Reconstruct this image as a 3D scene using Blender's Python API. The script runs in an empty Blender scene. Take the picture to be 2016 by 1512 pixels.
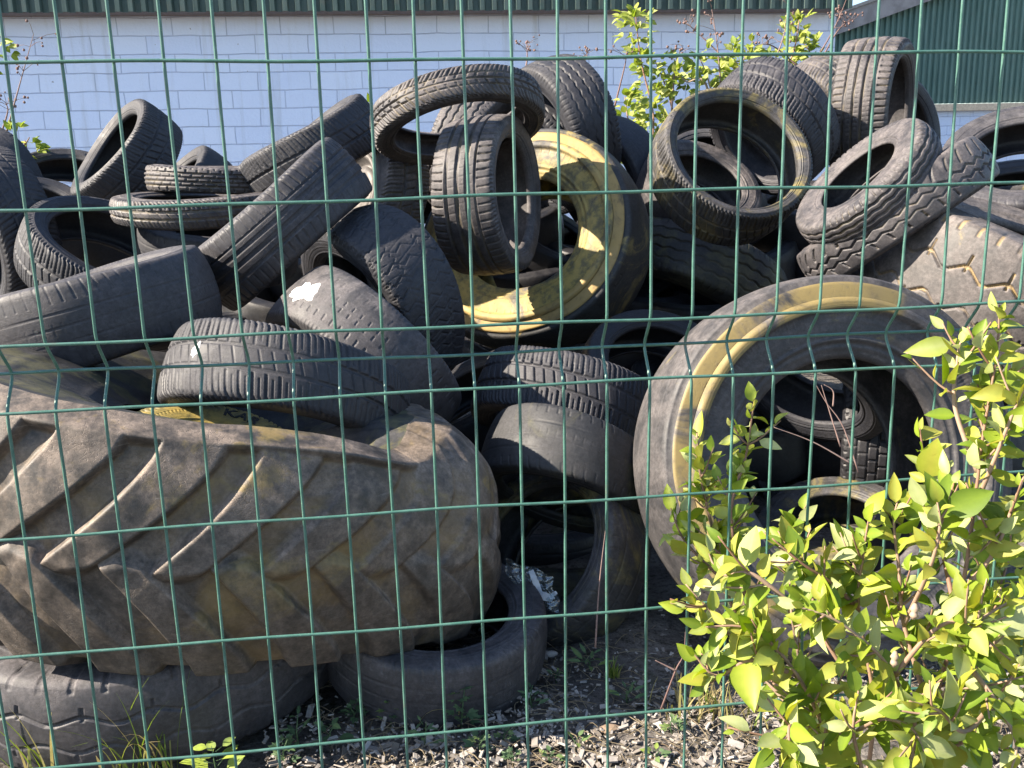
import bpy, math, random
import numpy as np
from mathutils import Vector, Matrix, Quaternion
rnd = random.Random(7)
nrs = np.random.RandomState(11)
scene = bpy.context.scene
COL = scene.collection
PI = math.pi

# ------------------------------------------------------------------ camera
FPX, PW, PH = 1818.0, 2016.0, 1512.0
YAW, PITCH, ROLL = 0.1169, -0.2219, -0.0251
CAM = Vector((0, 0, 1.30))
cy, sy, cp, sp = math.cos(YAW), math.sin(YAW), math.cos(PITCH), math.sin(PITCH)
FW = Vector((sy*cp, cy*cp, sp)); R0 = Vector((cy, -sy, 0)); U0 = R0.cross(FW)
RT = R0*math.cos(ROLL) + U0*math.sin(ROLL)
UP = -R0*math.sin(ROLL) + U0*math.cos(ROLL)
cam_d = bpy.data.cameras.new('camera')
cam = bpy.data.objects.new('camera', cam_d); COL.objects.link(cam)
M = Matrix((( RT.x, UP.x, -FW.x, CAM.x), (RT.y, UP.y, -FW.y, CAM.y), (RT.z, UP.z, -FW.z, CAM.z), (0, 0, 0, 1)))
cam.matrix_world = M
cam_d.sensor_width = 36; cam_d.lens = 36*FPX/PW; cam_d.clip_start = .05; cam_d.clip_end = 500
scene.camera = cam

def ray(px, py):
    return FW + RT*((px-PW/2)/FPX) + UP*((PH/2-py)/FPX)
def P(px, py, d):
    return CAM + ray(px, py)*d
def on_z(px, py, z):
    r = ray(px, py); return CAM + r*((z-CAM.z)/r.z)
def on_y(px, py, y):
    r = ray(px, py); return CAM + r*((y-CAM.y)/r.y)

# ------------------------------------------------------------------ light
SUN_AZ, SUN_EL = math.radians(-93.5), math.radians(35)
world = bpy.data.worlds.new('World'); scene.world = world; world.use_nodes = True
nt = world.node_tree
sky = nt.nodes.new('ShaderNodeTexSky'); sky.sky_type = 'NISHITA'; sky.sun_disc = False
sky.sun_elevation = SUN_EL; sky.sun_rotation = SUN_AZ % (2*PI)
sky.air_density = 1.0; sky.dust_density = .6; sky.ozone_density = 1.6
bg = nt.nodes['Background']; bg.inputs[1].default_value = 0.085
nt.links.new(sky.outputs[0], bg.inputs[0])
sl = bpy.data.lights.new('sun', 'SUN'); sl.energy = 5.0; sl.angle = math.radians(.5); sl.color = (1, .88, .72)
sun = bpy.data.objects.new('sun', sl); COL.objects.link(sun)
sdir = Vector((math.sin(SUN_AZ)*math.cos(SUN_EL), math.cos(SUN_AZ)*math.cos(SUN_EL), math.sin(SUN_EL)))
sun.rotation_mode = 'QUATERNION'; sun.rotation_quaternion = sdir.to_track_quat('Z', 'Y'); sun.location = (-6, 3, 8)
vs = scene.view_settings
vs.view_transform = 'Standard'; vs.look = 'None'; vs.gamma = 1; vs.exposure = 1.82; vs.use_curve_mapping = False

# ------------------------------------------------------------------ object helpers
def tag(o, label=None, cat=None, group=None, kind=None):
    if label: o['label'] = label
    if cat: o['category'] = cat
    if group: o['group'] = group
    if kind: o['kind'] = kind
    return o
def empty(name, loc=(0, 0, 0)):
    o = bpy.data.objects.new(name, None); COL.objects.link(o); o.location = loc
    o.empty_display_size = .1
    return o
def link(name, me, mat=None, parent=None):
    o = bpy.data.objects.new(name, me); COL.objects.link(o)
    if mat: me.materials.append(mat)
    if parent: o.parent = parent
    return o
def np_mesh(name, V, F, smooth=True, attrs=None):
    """V (n,3) array, F list of arrays (k,4) or (k,3)"""
    me = bpy.data.meshes.new(name)
    V = np.asarray(V, dtype=np.float32)
    Fs = [np.asarray(f, dtype=np.int32) for f in F if len(f)]
    nl = sum(f.size for f in Fs); npoly = sum(len(f) for f in Fs)
    me.vertices.add(len(V)); me.vertices.foreach_set('co', V.ravel())
    me.loops.add(nl); me.loops.foreach_set('vertex_index', np.concatenate([f.ravel() for f in Fs]))
    tot = np.concatenate([np.full(len(f), f.shape[1], dtype=np.int32) for f in Fs])
    me.polygons.add(npoly)
    me.polygons.foreach_set('loop_start', np.concatenate([[0], np.cumsum(tot)[:-1]]).astype(np.int32))
    me.polygons.foreach_set('loop_total', tot)
    me.polygons.foreach_set('use_smooth', np.full(npoly, smooth))
    for k, a in (attrs or {}).items():
        at = me.attributes.new(k, 'FLOAT', 'POINT'); at.data.foreach_set('value', np.asarray(a, dtype=np.float32))
    me.update(calc_edges=True); me.validate()
    return me
def grid_faces(nu, nv, wrap_u=True, flip=False, off=0):
    iu = np.arange(nu if wrap_u else nu-1); iv = np.arange(nv-1)
    A, B = np.meshgrid(iu, iv, indexing='ij'); A2 = (A+1) % nu
    q = np.stack([A*nv+B, A2*nv+B, A2*nv+B+1, A*nv+B+1], -1).reshape(-1, 4) + off
    return q[:, ::-1] if flip else q

class MB:
    """collects simple shapes into one mesh"""
    def __init__(s): s.v = []; s.f = []; s.a = []
    def add(s, V, F, a=0.):
        o = len(s.v); s.v += [tuple(p) for p in V]; s.f += [tuple(i+o for i in f) for f in F]; s.a += (list(a) if hasattr(a, '__len__') else [a]*len(V))
    def box(s, lo, hi, mat=None, a=0.):
        x0, y0, z0 = lo; x1, y1, z1 = hi
        V = [Vector(p) for p in ((x0,y0,z0),(x1,y0,z0),(x1,y1,z0),(x0,y1,z0),(x0,y0,z1),(x1,y0,z1),(x1,y1,z1),(x0,y1,z1))]
        if mat is not None: V = [mat @ p for p in V]
        s.add(V, [(0,3,2,1),(4,5,6,7),(0,1,5,4),(1,2,6,5),(2,3,7,6),(3,0,4,7)], a)
    def tube(s, pts, rad, n=6, a=0., cap=True):
        pts = [Vector(p) for p in pts]; k = len(pts)
        rads = rad if hasattr(rad, '__len__') else [rad]*k
        V = []; ref = None
        for i, p in enumerate(pts):
            t = (pts[min(i+1, k-1)] - pts[max(i-1, 0)]).normalized()
            if ref is None:
                ref = t.orthogonal().normalized()
            ref = (ref - t*ref.dot(t)); ref = ref.normalized() if ref.length > 1e-6 else t.orthogonal().normalized()
            b = t.cross(ref)
            for j in range(n):
                w = 2*PI*j/n; V.append(p + (ref*math.cos(w)+b*math.sin(w))*rads[i])
        F = [(i*n+j, i*n+(j+1) % n, (i+1)*n+(j+1) % n, (i+1)*n+j) for i in range(k-1) for j in range(n)]
        if cap: F += [tuple(range(n-1, -1, -1)), tuple((k-1)*n+j for j in range(n))]
        s.add(V, F, a)
    def build(s, name, mat, parent=None, smooth=False):
        me = bpy.data.meshes.new(name); me.from_pydata(s.v, [], s.f); me.update()
        if smooth: me.polygons.foreach_set('use_smooth', [True]*len(me.polygons))
        at = me.attributes.new('tint', 'FLOAT', 'POINT'); at.data.foreach_set('value', s.a)
        return link(name, me, mat, parent)

def spline(pts, n):
    """catmull-rom through pts, n samples"""
    pts = [Vector(p) for p in pts]; m = len(pts)
    ext = [pts[0]*2-pts[1]] + pts + [pts[-1]*2-pts[-2]]
    out = []
    for i in range(n):
        t = i/(n-1)*(m-1); k = min(int(t), m-2); f = t-k
        a, b, c, d = ext[k:k+4]
        out.append(.5*((2*b) + (c-a)*f + (2*a-5*b+4*c-d)*f*f + (3*b-a-3*c+d)*f**3))
    return out

# ------------------------------------------------------------------ materials
class NB:
    def __init__(s, name):
        s.m = bpy.data.materials.new(name); s.m.use_nodes = True; s.t = s.m.node_tree
        s.b = s.t.nodes['Principled BSDF']
    def n(s, typ, **kw):
        x = s.t.nodes.new('ShaderNode'+typ)
        for k, v in kw.items(): setattr(x, k, v)
        return x
    def l(s, a, b): s.t.links.new(a, b)
    def val(s, sock, v):
        if hasattr(v, 'links') or isinstance(v, bpy.types.NodeSocket): s.l(v, sock)
        else: sock.default_value = v
    def math(s, op, a, b=0., clamp=False):
        x = s.n('Math', operation=op, use_clamp=clamp); s.val(x.inputs[0], a); s.val(x.inputs[1], b); return x.outputs[0]
    def mix(s, fac, a, b):
        x = s.n('Mix', data_type='RGBA'); s.val(x.inputs[0], fac); s.val(x.inputs[6], a); s.val(x.inputs[7], b); return x.outputs[2]
    def ramp(s, x, lo, hi, to0=0., to1=1.):
        r = s.n('MapRange', interpolation_type='SMOOTHSTEP'); s.val(r.inputs[0], x); r.inputs[1].default_value = lo; r.inputs[2].default_value = hi
        r.inputs[3].default_value = to0; r.inputs[4].default_value = to1; return r.outputs[0]
    def noise(s, vec, scale, detail=4, rough=.55, dist=0.):
        x = s.n('TexNoise'); s.l(vec, x.inputs['Vector']); x.inputs['Scale'].default_value = scale
        x.inputs['Detail'].default_value = detail; x.inputs['Roughness'].default_value = rough; x.inputs['Distortion'].default_value = dist
        return x.outputs['Fac']
    def voronoi(s, vec, scale, feature='F1', rand=1.):
        x = s.n('TexVoronoi', feature=feature); s.l(vec, x.inputs['Vector']); x.inputs['Scale'].default_value = scale
        x.inputs['Randomness'].default_value = rand
        return x.outputs['Distance']
    def coord(s, kind='Object', off=0., scale=(1, 1, 1), warp=0.):
        c = s.n('TexCoord'); m = s.n('Mapping'); s.l(c.outputs[kind], m.inputs[0])
        m.inputs['Location'].default_value = (off, off*1.7, off*.6); m.inputs['Scale'].default_value = scale
        if warp:
            w = s.n('TexNoise'); s.l(m.outputs[0], w.inputs['Vector']); w.inputs['Scale'].default_value = 30; w.inputs['Detail'].default_value = 5
            v = s.n('VectorMath', operation='MULTIPLY_ADD'); s.l(w.outputs['Color'], v.inputs[0]); v.inputs[1].default_value = (warp, warp, warp); s.l(m.outputs[0], v.inputs[2]); return v.outputs[0]
        return m.outputs[0]
    def attr(s, name):
        x = s.n('Attribute', attribute_name=name); return x.outputs['Fac']
    def up(s):
        g = s.n('NewGeometry'); x = s.n('SeparateXYZ'); s.l(g.outputs['Normal'], x.inputs[0]); return x.outputs['Z']
    def bump(s, h, strength=.5, dist=.002, prev=None):
        x = s.n('Bump'); x.inputs['Strength'].default_value = strength; x.inputs['Distance'].default_value = dist
        s.l(h, x.inputs['Height'])
        if prev is not None: s.l(prev, x.inputs['Normal'])
        return x.outputs[0]
    def done(s, col, rough=.7, spec=.4, normal=None, metal=0.):
        s.val(s.b.inputs['Base Color'], col); s.val(s.b.inputs['Roughness'], rough)
        s.b.inputs['Specular IOR Level'].default_value = spec; s.b.inputs['Metallic'].default_value = metal
        if normal is not None: s.l(normal, s.b.inputs['Normal'])
        return s.m
def C(r, g, b): return (r, g, b, 1.)

def rubber(name, base=(.030, .028, .030), dust=.5, moss=0., groove=0., seed=0., gthr=(.41, .57), mosscol=(.30, .235, .05), dustcol=(.100, .094, .102), rough=.62, cracks=.4, white=0.):
    b = NB(name); co = b.coord('Object', seed)
    n1 = b.noise(co, 8.5, 8, .66, .6); n2 = b.noise(co, 24, 6, .65); n3 = b.noise(co, 420, 3, .7); n4 = b.noise(b.coord('Object', seed+9.1), 3.2, 6, .66, 1.1)
    up = b.up()
    upm = b.ramp(up, -.35, .75)
    # settled dust and bloom
    d = b.math('MULTIPLY', b.ramp(n1, .34, .68), .75)
    d = b.math('ADD', d, b.math('MULTIPLY', b.ramp(n2, .42, .66), .4))
    d = b.math('MULTIPLY', d, b.math('ADD', b.math('MULTIPLY', upm, .7), .45))
    d = b.math('MULTIPLY', d, dust, True)
    col = b.mix(d, C(*base), C(*dustcol))
    # scuffs: lighter thin streaks, and black wet-looking spots
    sc = b.noise(b.coord('Object', seed+3.3, (1, 1, 9)), 14, 5, .7)
    col = b.mix(b.math('MULTIPLY', b.ramp(sc, .6, .72), .35*dust+.08), col, C(.20, .18, .165))
    col = b.mix(b.math('MULTIPLY', b.ramp(n3, .60, .75), .22), col, C(.17, .155, .145))
    n5 = b.noise(co, 85, 8, .78)
    hs = b.n('HueSaturation'); b.l(col, hs.inputs['Color']); b.l(b.ramp(n5, .25, .75, .55, 1.45), hs.inputs['Value']); col = hs.outputs[0]
    if moss > 0:
        k = b.ramp(n4, .63-.30*moss, .71-.25*moss)
        k = b.math('MULTIPLY', k, b.ramp(n2, .30, .55, .35, 1.))
        k = b.math('MULTIPLY', k, b.math('ADD', b.math('MULTIPLY', upm, .55), .45))
        k = b.math('MULTIPLY', k, min(1., .55+.5*moss), True)
        mc = b.mix(b.ramp(n2, .35, .65), C(mosscol[0]*.62, mosscol[1]*.7, mosscol[2]*.8), C(*mosscol))
        col = b.mix(k, col, mc)
    if groove > 0:
        g = b.math('MULTIPLY', b.ramp(b.attr('groove'), .25, .9), b.ramp(n4, *gthr)); g = b.math('MULTIPLY', g, groove)
        g = b.math('MULTIPLY', g, b.ramp(n2, .25, .5, .5, 1.))
        col = b.mix(g, col, C(mosscol[0]*.85, mosscol[1]*.8, mosscol[2]))
    if white > 0:
        w = b.ramp(b.noise(co, 3.0, 4, .5, .4), .70, .715)
        col = b.mix(b.math('MULTIPLY', w, white), col, C(.8, .78, .74))
    h = b.math('ADD', b.math('MULTIPLY', n3, .35), b.math('MULTIPLY', n2, .6)); h = b.math('ADD', h, b.math('MULTIPLY', n5, .7))
    cr = b.voronoi(b.coord('Object', seed+1.2, (1, 1, 2.6), warp=.02), 62, 'DISTANCE_TO_EDGE')
    crk = b.math('MULTIPLY', b.ramp(cr, 0., .07, 1., 0.), b.ramp(n1, .45, .62))
    h = b.math('SUBTRACT', h, b.math('MULTIPLY', crk, cracks))
    nm = b.bump(h, .55, .0016)
    return b.done(col, b.ramp(n1, .3, .7, rough-.10, rough+.14), .50, nm)

MATS = {
 'dark':   rubber('rubber_dark', (.016, .017, .023), .24, 0, .0, 1.),
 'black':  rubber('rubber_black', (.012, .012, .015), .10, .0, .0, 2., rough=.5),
 'grey':   rubber('rubber_grey', (.020, .020, .026), .46, 0, .0, 3.),
 'dusty':  rubber('rubber_dusty', (.027, .026, .030), .62, .0, .2, 4., dustcol=(.165, .145, .142)),
 'mossy':  rubber('rubber_mossy', (.026, .026, .027), .5, .48, .4, 5., mosscol=(.21, .165, .055)),
 'green':  rubber('rubber_algae', (.015, .016, .018), .20, .55, .4, 6., mosscol=(.085, .078, .034)),
 'yellow': rubber('rubber_lichen', (.040, .038, .034), .65, .97, .8, 7., mosscol=(.41, .30, .085)),
 'shoulder': rubber('rubber_shoulder_lichen', (.018, .019, .020), .25, .35, .95, 16., gthr=(.28, .44), mosscol=(.40, .29, .08)),
 'ring':   rubber('rubber_ring', (.026, .026, .029), .55, .06, .95, 8.7, gthr=(.33, .47), mosscol=(.25, .20, .058), dustcol=(.145, .128, .124)),
 'lichen': rubber('rubber_groove_lichen', (.045, .041, .040), .85, .10, .8, 9., mosscol=(.34, .25, .08), dustcol=(.16, .138, .13)),
 'letters': rubber('rubber_letters', (.020, .019, .017), .15, .1, .0, 15.),
 'worn':   rubber('rubber_worn', (.024, .024, .029), .50, .0, .0, 12., dustcol=(.14, .125, .128)),
 'tractor': rubber('rubber_tractor', (.032, .028, .025), .80, .25, .6, 13.4, mosscol=(.25, .175, .05), dustcol=(.25, .195, .155), cracks=.7),
}
# ------------------------------------------------------------------ tyres
def sst(lo, hi, x):
    t = np.clip((x-lo)/(hi-lo+1e-9), 0, 1); return t*t*(3-2*t)
def tri(x): return 2*np.abs(x-np.floor(x+.5))*2-1     # -1..1, period 1
def gl(d, w, soft=.0016):                              # groove mask: 1 in groove
    return 1-sst(w*.5-soft*.5, w*.5+soft, np.abs(d))
def fr(x): return x-np.floor(x+.5)

def tread_fn(kind, U, V, pl, tw, ph):
    """groove depth 0..1 for phase U (pitches), cross position V (+-1 tread edge); pl pitch length, tw half tread in metres"""
    g = np.zeros_like(U); aV = np.abs(V); sg = np.sign(V)
    lon = lambda v0, w: gl((V-v0)*tw, w)
    lat = lambda phase, w: gl(fr(phase)*pl, w)
    mx = lambda *a: np.maximum.reduce(a)
    if kind == 'rib':
        g = mx(lon(-.52, .012), lon(-.10, .014), lon(.28, .013), lon(.60, .006))
        g = mx(g, lat(U+.25*aV, .0055)*sst(.64, .68, aV)*.8, lat(U*1.0+.5+.4*V, .003)*(aV < .5)*.15)
    elif kind == 'rib4':
        g = mx(lon(-.60, .010), lon(-.22, .011), lon(.16, .011), lon(.56, .010))
        g = mx(g, lat(U+.12*V, .006)*sst(.68, .72, aV), lat(U*1.5+.6*V, .0025)*.3*(aV < .55))
    elif kind == 'zigzag':
        for v0 in (-.52, .0, .52):
            z = np.clip(tri(U+.25*(v0 != 0))*1.6, -1, 1)*.105
            g = mx(g, gl((V-v0-z)*tw, .011))
        sip = gl(np.abs(fr(U*1.0+.0)*pl), .006)
        g = mx(g, sip*sst(.80, .84, aV), gl(fr(U*1+.25)*pl, .005)*(aV < .86)*(np.abs(np.abs(V)-.26) < .1)*.6)
    elif kind == 'zigzag2':
        for v0, o in ((-.36, 0.), (.30, .35)):
            z = np.clip(tri(U+o)*1.5, -1, 1)*.085
            g = mx(g, gl((V-v0-z)*tw, .009))
            g = mx(g, gl(fr(U+o+.5)*pl, .006)*(V > v0)*(V < v0+.30)*(v0 > 0), gl(fr(U+o)*pl, .006)*(V < v0)*(V > v0-.30)*(v0 < 0))
        g = mx(g, gl(fr(U*2)*pl*.5, .012)*sst(.86, .92, aV)*.7)
    elif kind == 'wave':
        for v0 in (-.62, -.2, .22, .64):
            g = mx(g, gl((V-v0-.035*np.sin(2*PI*U))*tw, .007))
        g = mx(g, gl(fr(U*2)*pl*.5, .004)*sst(.86, .9, aV)*.7)
    elif kind == 'chevron':
        g = mx(lat(U+.85*aV, .008)*sst(.10, .16, aV), lon(0, .006), gl(fr(U+.5+.85*aV)*pl, .004)*(aV > .45)*.7, gl((aV-.45)*tw, .005))
    elif kind == 'curve':
        g = mx(lat(U-.75*(aV-.3)**2-.1*aV, .010)*sst(.26, .34, V)*(1-sst(.86, .98, V)), gl((V-.02-.10*tri(U+.3))*tw, .006)*.9, gl((V+.42-.08*tri(U))*tw, .006)*.7, lat(U*1.0+.5+.4*V, .006)*(V < -.5)*(V > -.9))
    elif kind == 'block':
        row = np.floor((V+1)*2.5); 
        g = mx(*[lon(v, .007) for v in (-.6, -.2, .2, .6)])
        g = mx(g, gl(fr(U+.5*np.mod(row, 2)+.06*V)*pl, .007))
    elif kind == 'allseason':
        g = mx(lon(-.34, .009), lon(.30, .009), lat(U+.55*V, .0065)*sst(.36, .42, aV), lat(U+.5+1.1*V, .005)*(aV < .30)*.8)
        g = mx(g, gl(fr(U+.5+.55*V)*pl, .0035)*sst(.5, .54, aV)*.6)
    elif kind == 'bolt':
        g = mx(lat(U+.22*tri(V*1.6), .0055), gl((V-.5-.06*tri(U*2))*tw, .005)*.8, gl((V+.5-.06*tri(U*2))*tw, .005)*.8, lat(U+.5+.9*V, .0035)*(aV < .5)*.5, lat(U*2+.4*V, .003)*.35)
    elif kind == 'worn':
        y = mx(lat(U+.35*aV, .0055)*(aV > .50)*(aV < .74), lat(U+.5-.4*aV, .0045)*(aV > .56)*(aV < .70), lat(U*1.0+.2*V, .0045)*(aV > .05)*(aV < .22))
        g = y*.9; g = mx(g, gl(fr(U*2)*pl*.5, .008)*sst(.96, 1.0, aV)*.5)
    elif kind == 'faint':
        g = mx(lon(-.45, .006)*.35, lon(.05, .006)*.3, lon(.5, .006)*.35, lat(U+.3*V, .005)*(aV > .8)*.5, lat(U*1.3+.2, .004)*(aV < .2)*.25)
    elif kind == 'bald':
        g = mx(gl((aV-1.42)*tw*.42, .013)*4., gl((aV-.72)*tw, .006)*.35, lon(.0, .008)*.2, gl(fr(U+.02*np.sin(U*2.3))*pl, .007)*(np.abs(aV-.80) < .04)*.5)
    return g

def tyre_parts(kind, R, W, Rr, N, depth, nu, nt, flat=0., tws=.84, crown=.05, seed=0, warp=1.):
    """profile surfaces of a loose tyre, axis = local Z: returns dict of (V, F, groove)"""
    rs = np.random.RandomState(seed+5)
    hw = W/2; sh = R-Rr; tw = tws*hw; cr = crown*sh+.004
    lowph = rs.uniform(0, 6.28, 6); e1 = rs.uniform(.010, .034)*warp; e2 = rs.uniform(.004, .012)*warp; e3 = rs.uniform(.01, .03)*warp
    def world(th, x, r):
        rr = r*(1+e1*np.cos(2*th+lowph[0])+e2*np.cos(3*th+lowph[1]))
        xx = x*(1+.05*warp*np.cos(2*th+lowph[3])) + e3*R*np.cos(2*th+lowph[2])
        return np.stack([rr*np.cos(th), rr*np.sin(th), xx], -1)
    # tread with its shoulders: parameter V in +-1.0 tread, to +-vs down the shoulder
    pts_s = [(tw, R-cr), (tw+.60*(hw-tw), R-cr-.045*sh), (hw*.975, R-.20*sh), (hw, R-.34*sh)]
    nsd = 7
    Vt = np.concatenate([-1-np.linspace(1, 1/nsd, nsd), np.linspace(-1, 1, nt), 1+np.linspace(1/nsd, 1, nsd)])
    aV = np.abs(Vt); inner = aV <= 1
    q = np.clip(aV-1, 0, 1)
    # shoulder curve by quadratic-ish interpolation of pts_s
    px_ = np.interp(q, [0, .33, .72, 1], [p[0] for p in pts_s]); pr_ = np.interp(q, [0, .33, .72, 1], [p[1] for p in pts_s])
    x = np.where(inner, aV*tw, px_)*np.sign(Vt); r = np.where(inner, R-cr*aV**2.4, pr_)
    nrx = np.where(inner, .15*aV, np.interp(q, [0, .33, .72, 1], [.35, .6, .93, 1.]))*np.sign(Vt); nrr = np.sqrt(np.maximum(0, 1-nrx**2))
    th = np.linspace(0, 2*PI, nu, endpoint=False)
    TH, VV = np.meshgrid(th, Vt, indexing='ij'); U = TH/(2*PI)*N
    pl = 2*PI*R/N
    g = tread_fn(kind, U, VV, pl, tw, 0)
    if kind not in ('bald', 'faint', 'zigzag2'): g = np.maximum(g, gl(fr(U*2)*pl*.5, .007)*sst(1.42, 1.5, np.abs(VV))*.45)
    fade = (1-sst(1.78, 1.92, np.abs(VV)))*(1-.0*VV) if kind != 'bald' else 1-sst(1.75, 1.9, np.abs(VV)); g = g*fade
    lf = np.sin(TH*2+lowph[4]+1.3*VV)+np.sin(TH*3+lowph[5]-2.1*VV)+.8*np.sin(TH*5+lowph[0]+3*VV)+.5*np.sin(TH*11+lowph[1]+5*VV)
    wearn = .38+.70*sst(-1.1, .9, lf)
    dep = depth*g*wearn
    X = x[None, :]-nrx[None, :]*dep; Rd = r[None, :]-nrr[None, :]*dep
    # low bumps of old rubber
    tv = world(TH, X, Rd)
    ga = g if kind != 'bald' else sst(1.42, 1.50, np.abs(VV))*1.
    out = {'tread': (tv.reshape(-1, 3), [grid_faces(nu, len(Vt), flip=True)], ga.ravel())}
    # sidewalls
    cp_ = np.array([(hw, R-.34*sh), (hw*1.0, R-.48*sh), (hw*.965, R-.70*sh), (hw*.90, R-.84*sh), (hw*.84, R-.93*sh), (hw*.845, Rr+.055*sh), (hw*.80, Rr+.015*sh), (hw*.74, Rr), (hw*.66, Rr+.02*sh), (hw*.70, Rr+.10*sh)])
    t = np.concatenate([[0], np.cumsum(np.hypot(*np.diff(cp_, axis=0).T))]); t /= t[-1]
    ns = 38; ts = np.linspace(0, 1, ns); sx = np.interp(ts, t, cp_[:, 0]); sr = np.interp(ts, t, cp_[:, 1])
    for _ in range(2):
        sx[1:-1] = .25*sx[:-2]+.5*sx[1:-1]+.25*sx[2:]; sr[1:-1] = .25*sr[:-2]+.5*sr[1:-1]+.25*sr[2:]
    f = (R-sr)/sh
    ridge = .0042*np.exp(-((f-.40)/.012)**2)+.0034*np.exp(-((f-.46)/.01)**2)+.002*np.exp(-((f-.60)/.008)**2)+.005*np.exp(-((f-.80)/.014)**2)-.002*np.exp(-((f-.84)/.014)**2)+.002*np.exp(-((f-.88)/.012)**2)
    ridge[ts > .72] = 0
    band = (1-sst(.455, .475, f)) if kind == 'bald' else np.zeros(ns)
    if kind == 'bald': ridge = ridge+.010*(1-sst(.45, .49, f))*sst(.33, .36, f)
    nus = max(96, int(nu*.55))
    ths = np.linspace(0, 2*PI, nus, endpoint=False)
    for nm, s in (('sidewall', 1), ('sidewall', -1)):
        T2, S2 = np.meshgrid(ths, sx+ridge*(R/.32), indexing='ij'); S2 = S2+(.0016*R/.32*(np.sin(ths*int(150*R/.32)) > 0))[:, None]*(sst(.47, .48, f)*(1-sst(.545, .555, f))*(ts < .7)*(seed % 2))[None, :]; _, R2 = np.meshgrid(ths, sr, indexing='ij')
        v = world(T2, s*S2, R2)
        out[nm+str(s)] = (v.reshape(-1, 3), [grid_faces(nus, ns, flip=(s > 0))], np.tile(band, nus))
    # inner liner
    ip = np.array([(hw*.70, Rr+.10*sh), (hw*.80, Rr+.22*sh), (hw*.925, Rr+.48*sh), (hw*.93, R-.34*sh), (hw*.84, R-.19*sh), (tw*.75, R-.115*sh-.006), (0, R-.09*sh-.008)])
    ip = np.concatenate([ip, (ip[::-1]*np.array([-1, 1]))[1:]])
    t = np.concatenate([[0], np.cumsum(np.hypot(*np.diff(ip, axis=0).T))]); t /= t[-1]
    ni = 32; ts = np.linspace(0, 1, ni); ix = np.interp(ts, t, ip[:, 0]); ir = np.interp(ts, t, ip[:, 1])
    T3, I3 = np.meshgrid(ths, ix, indexing='ij'); _, R3 = np.meshgrid(ths, ir, indexing='ij')
    v = world(T3, I3, R3)
    out['inner_liner'] = (v.reshape(-1, 3), [grid_faces(nus, ni, flip=True)], np.zeros(v.size//3))
    out['_world'] = (world, (ix, ir), (sx, sr), (tw, cr))
    return out

DEF = {  # tread: pitch count, depth
 'rib': (64, .009), 'rib4': (62, .010), 'zigzag2': (16, .010), 'zigzag': (26, .011), 'wave': (40, .008), 'chevron': (44, .008), 'curve': (34, .010), 'block': (40, .008),
 'allseason': (56, .008), 'bolt': (42, .008), 'worn': (60, .0035), 'faint': (60, .003), 'bald': (70, .004)}
TYRES = {}
def axis_from(point, theta, phi):
    v = (CAM-point).normalized()
    r = (RT - v*RT.dot(v)).normalized(); u = v.cross(r)
    th, ph = math.radians(theta), math.radians(phi)
    return (v*math.cos(th) + (r*math.cos(ph)+u*math.sin(ph))*math.sin(th)).normalized()

def tyre(key, name, label, cx, cy_, a, theta, phi, R, W, Rr, kind, mat, cat='tyre', tmat=None, stain=None, d=None, axis=None, centre=None, flat=False, spin=None, nu=None, warp=1., N=None, tws=.84, group='tyres heaped behind the fence', lo=False, depth=None, squash=None):
    d = d or FPX*R/a
    if centre is not None:
        c = Vector(centre); ax = Vector(axis).normalized()
    else:
        p = P(cx, cy_, d)
        ax = Vector(axis).normalized() if axis else axis_from(p, theta, phi)
        c = p - ax*(W*.46)
    apx = FPX*R/max(.5, (c-CAM).dot(FW))*1024/2016     # radius in render pixels
    nu = nu or int(min(1150, max(240, 8.5*apx)))
    nt = int(min(110, max(46, apx*W/R*1.25)))
    if lo: nu = 128; nt = 16
    Nn, dep = DEF[kind]; Nn = N or max(16, int(round(Nn*R/.32))); dep = depth or dep
    seed = sum(ord(ch)*(i+3) for i, ch in enumerate(key))
    root = empty(name, c)
    tag(root, label, cat, group)
    root.rotation_mode = 'QUATERNION'
    q = ax.to_track_quat('Z', 'Y')
    sp_ = spin if spin is not None else (seed*37 % 360)
    root.rotation_quaternion = q @ Quaternion((0, 0, 1), math.radians(sp_))
    pr = tyre_parts(kind, R, W, Rr, Nn, dep, nu, nt, seed=seed, warp=warp, tws=tws)
    for k in ('tread', 'sidewall1', 'sidewall-1', 'inner_liner'):
        V, F, g = pr[k]
        if stain is not None:        # the lichen keeps to one side of the tyre
            dl = (root.rotation_quaternion.inverted() @ stain); an = np.arctan2(V[:, 1], V[:, 0])-math.atan2(dl.y, dl.x)
            g = g*sst(-.15, .45, np.cos(an)+.22*np.sin(an*5+1)+.14*np.sin(an*11)+.10*np.sin(an*23+2))
        if squash: V = V*np.array(squash)
        nm = 'sidewall' if k.startswith('side') else k
        o = link(nm, np_mesh(nm, V, F, attrs={'groove': g}), MATS[tmat if tmat and k == 'tread' else mat], root)
    TYRES[key] = dict(root=root, parts=pr, R=R, W=W, Rr=Rr, c=c, ax=ax, N=Nn, kind=kind)
    return root
# ------------------------------------------------------------------ the heap
T = tyre
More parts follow.
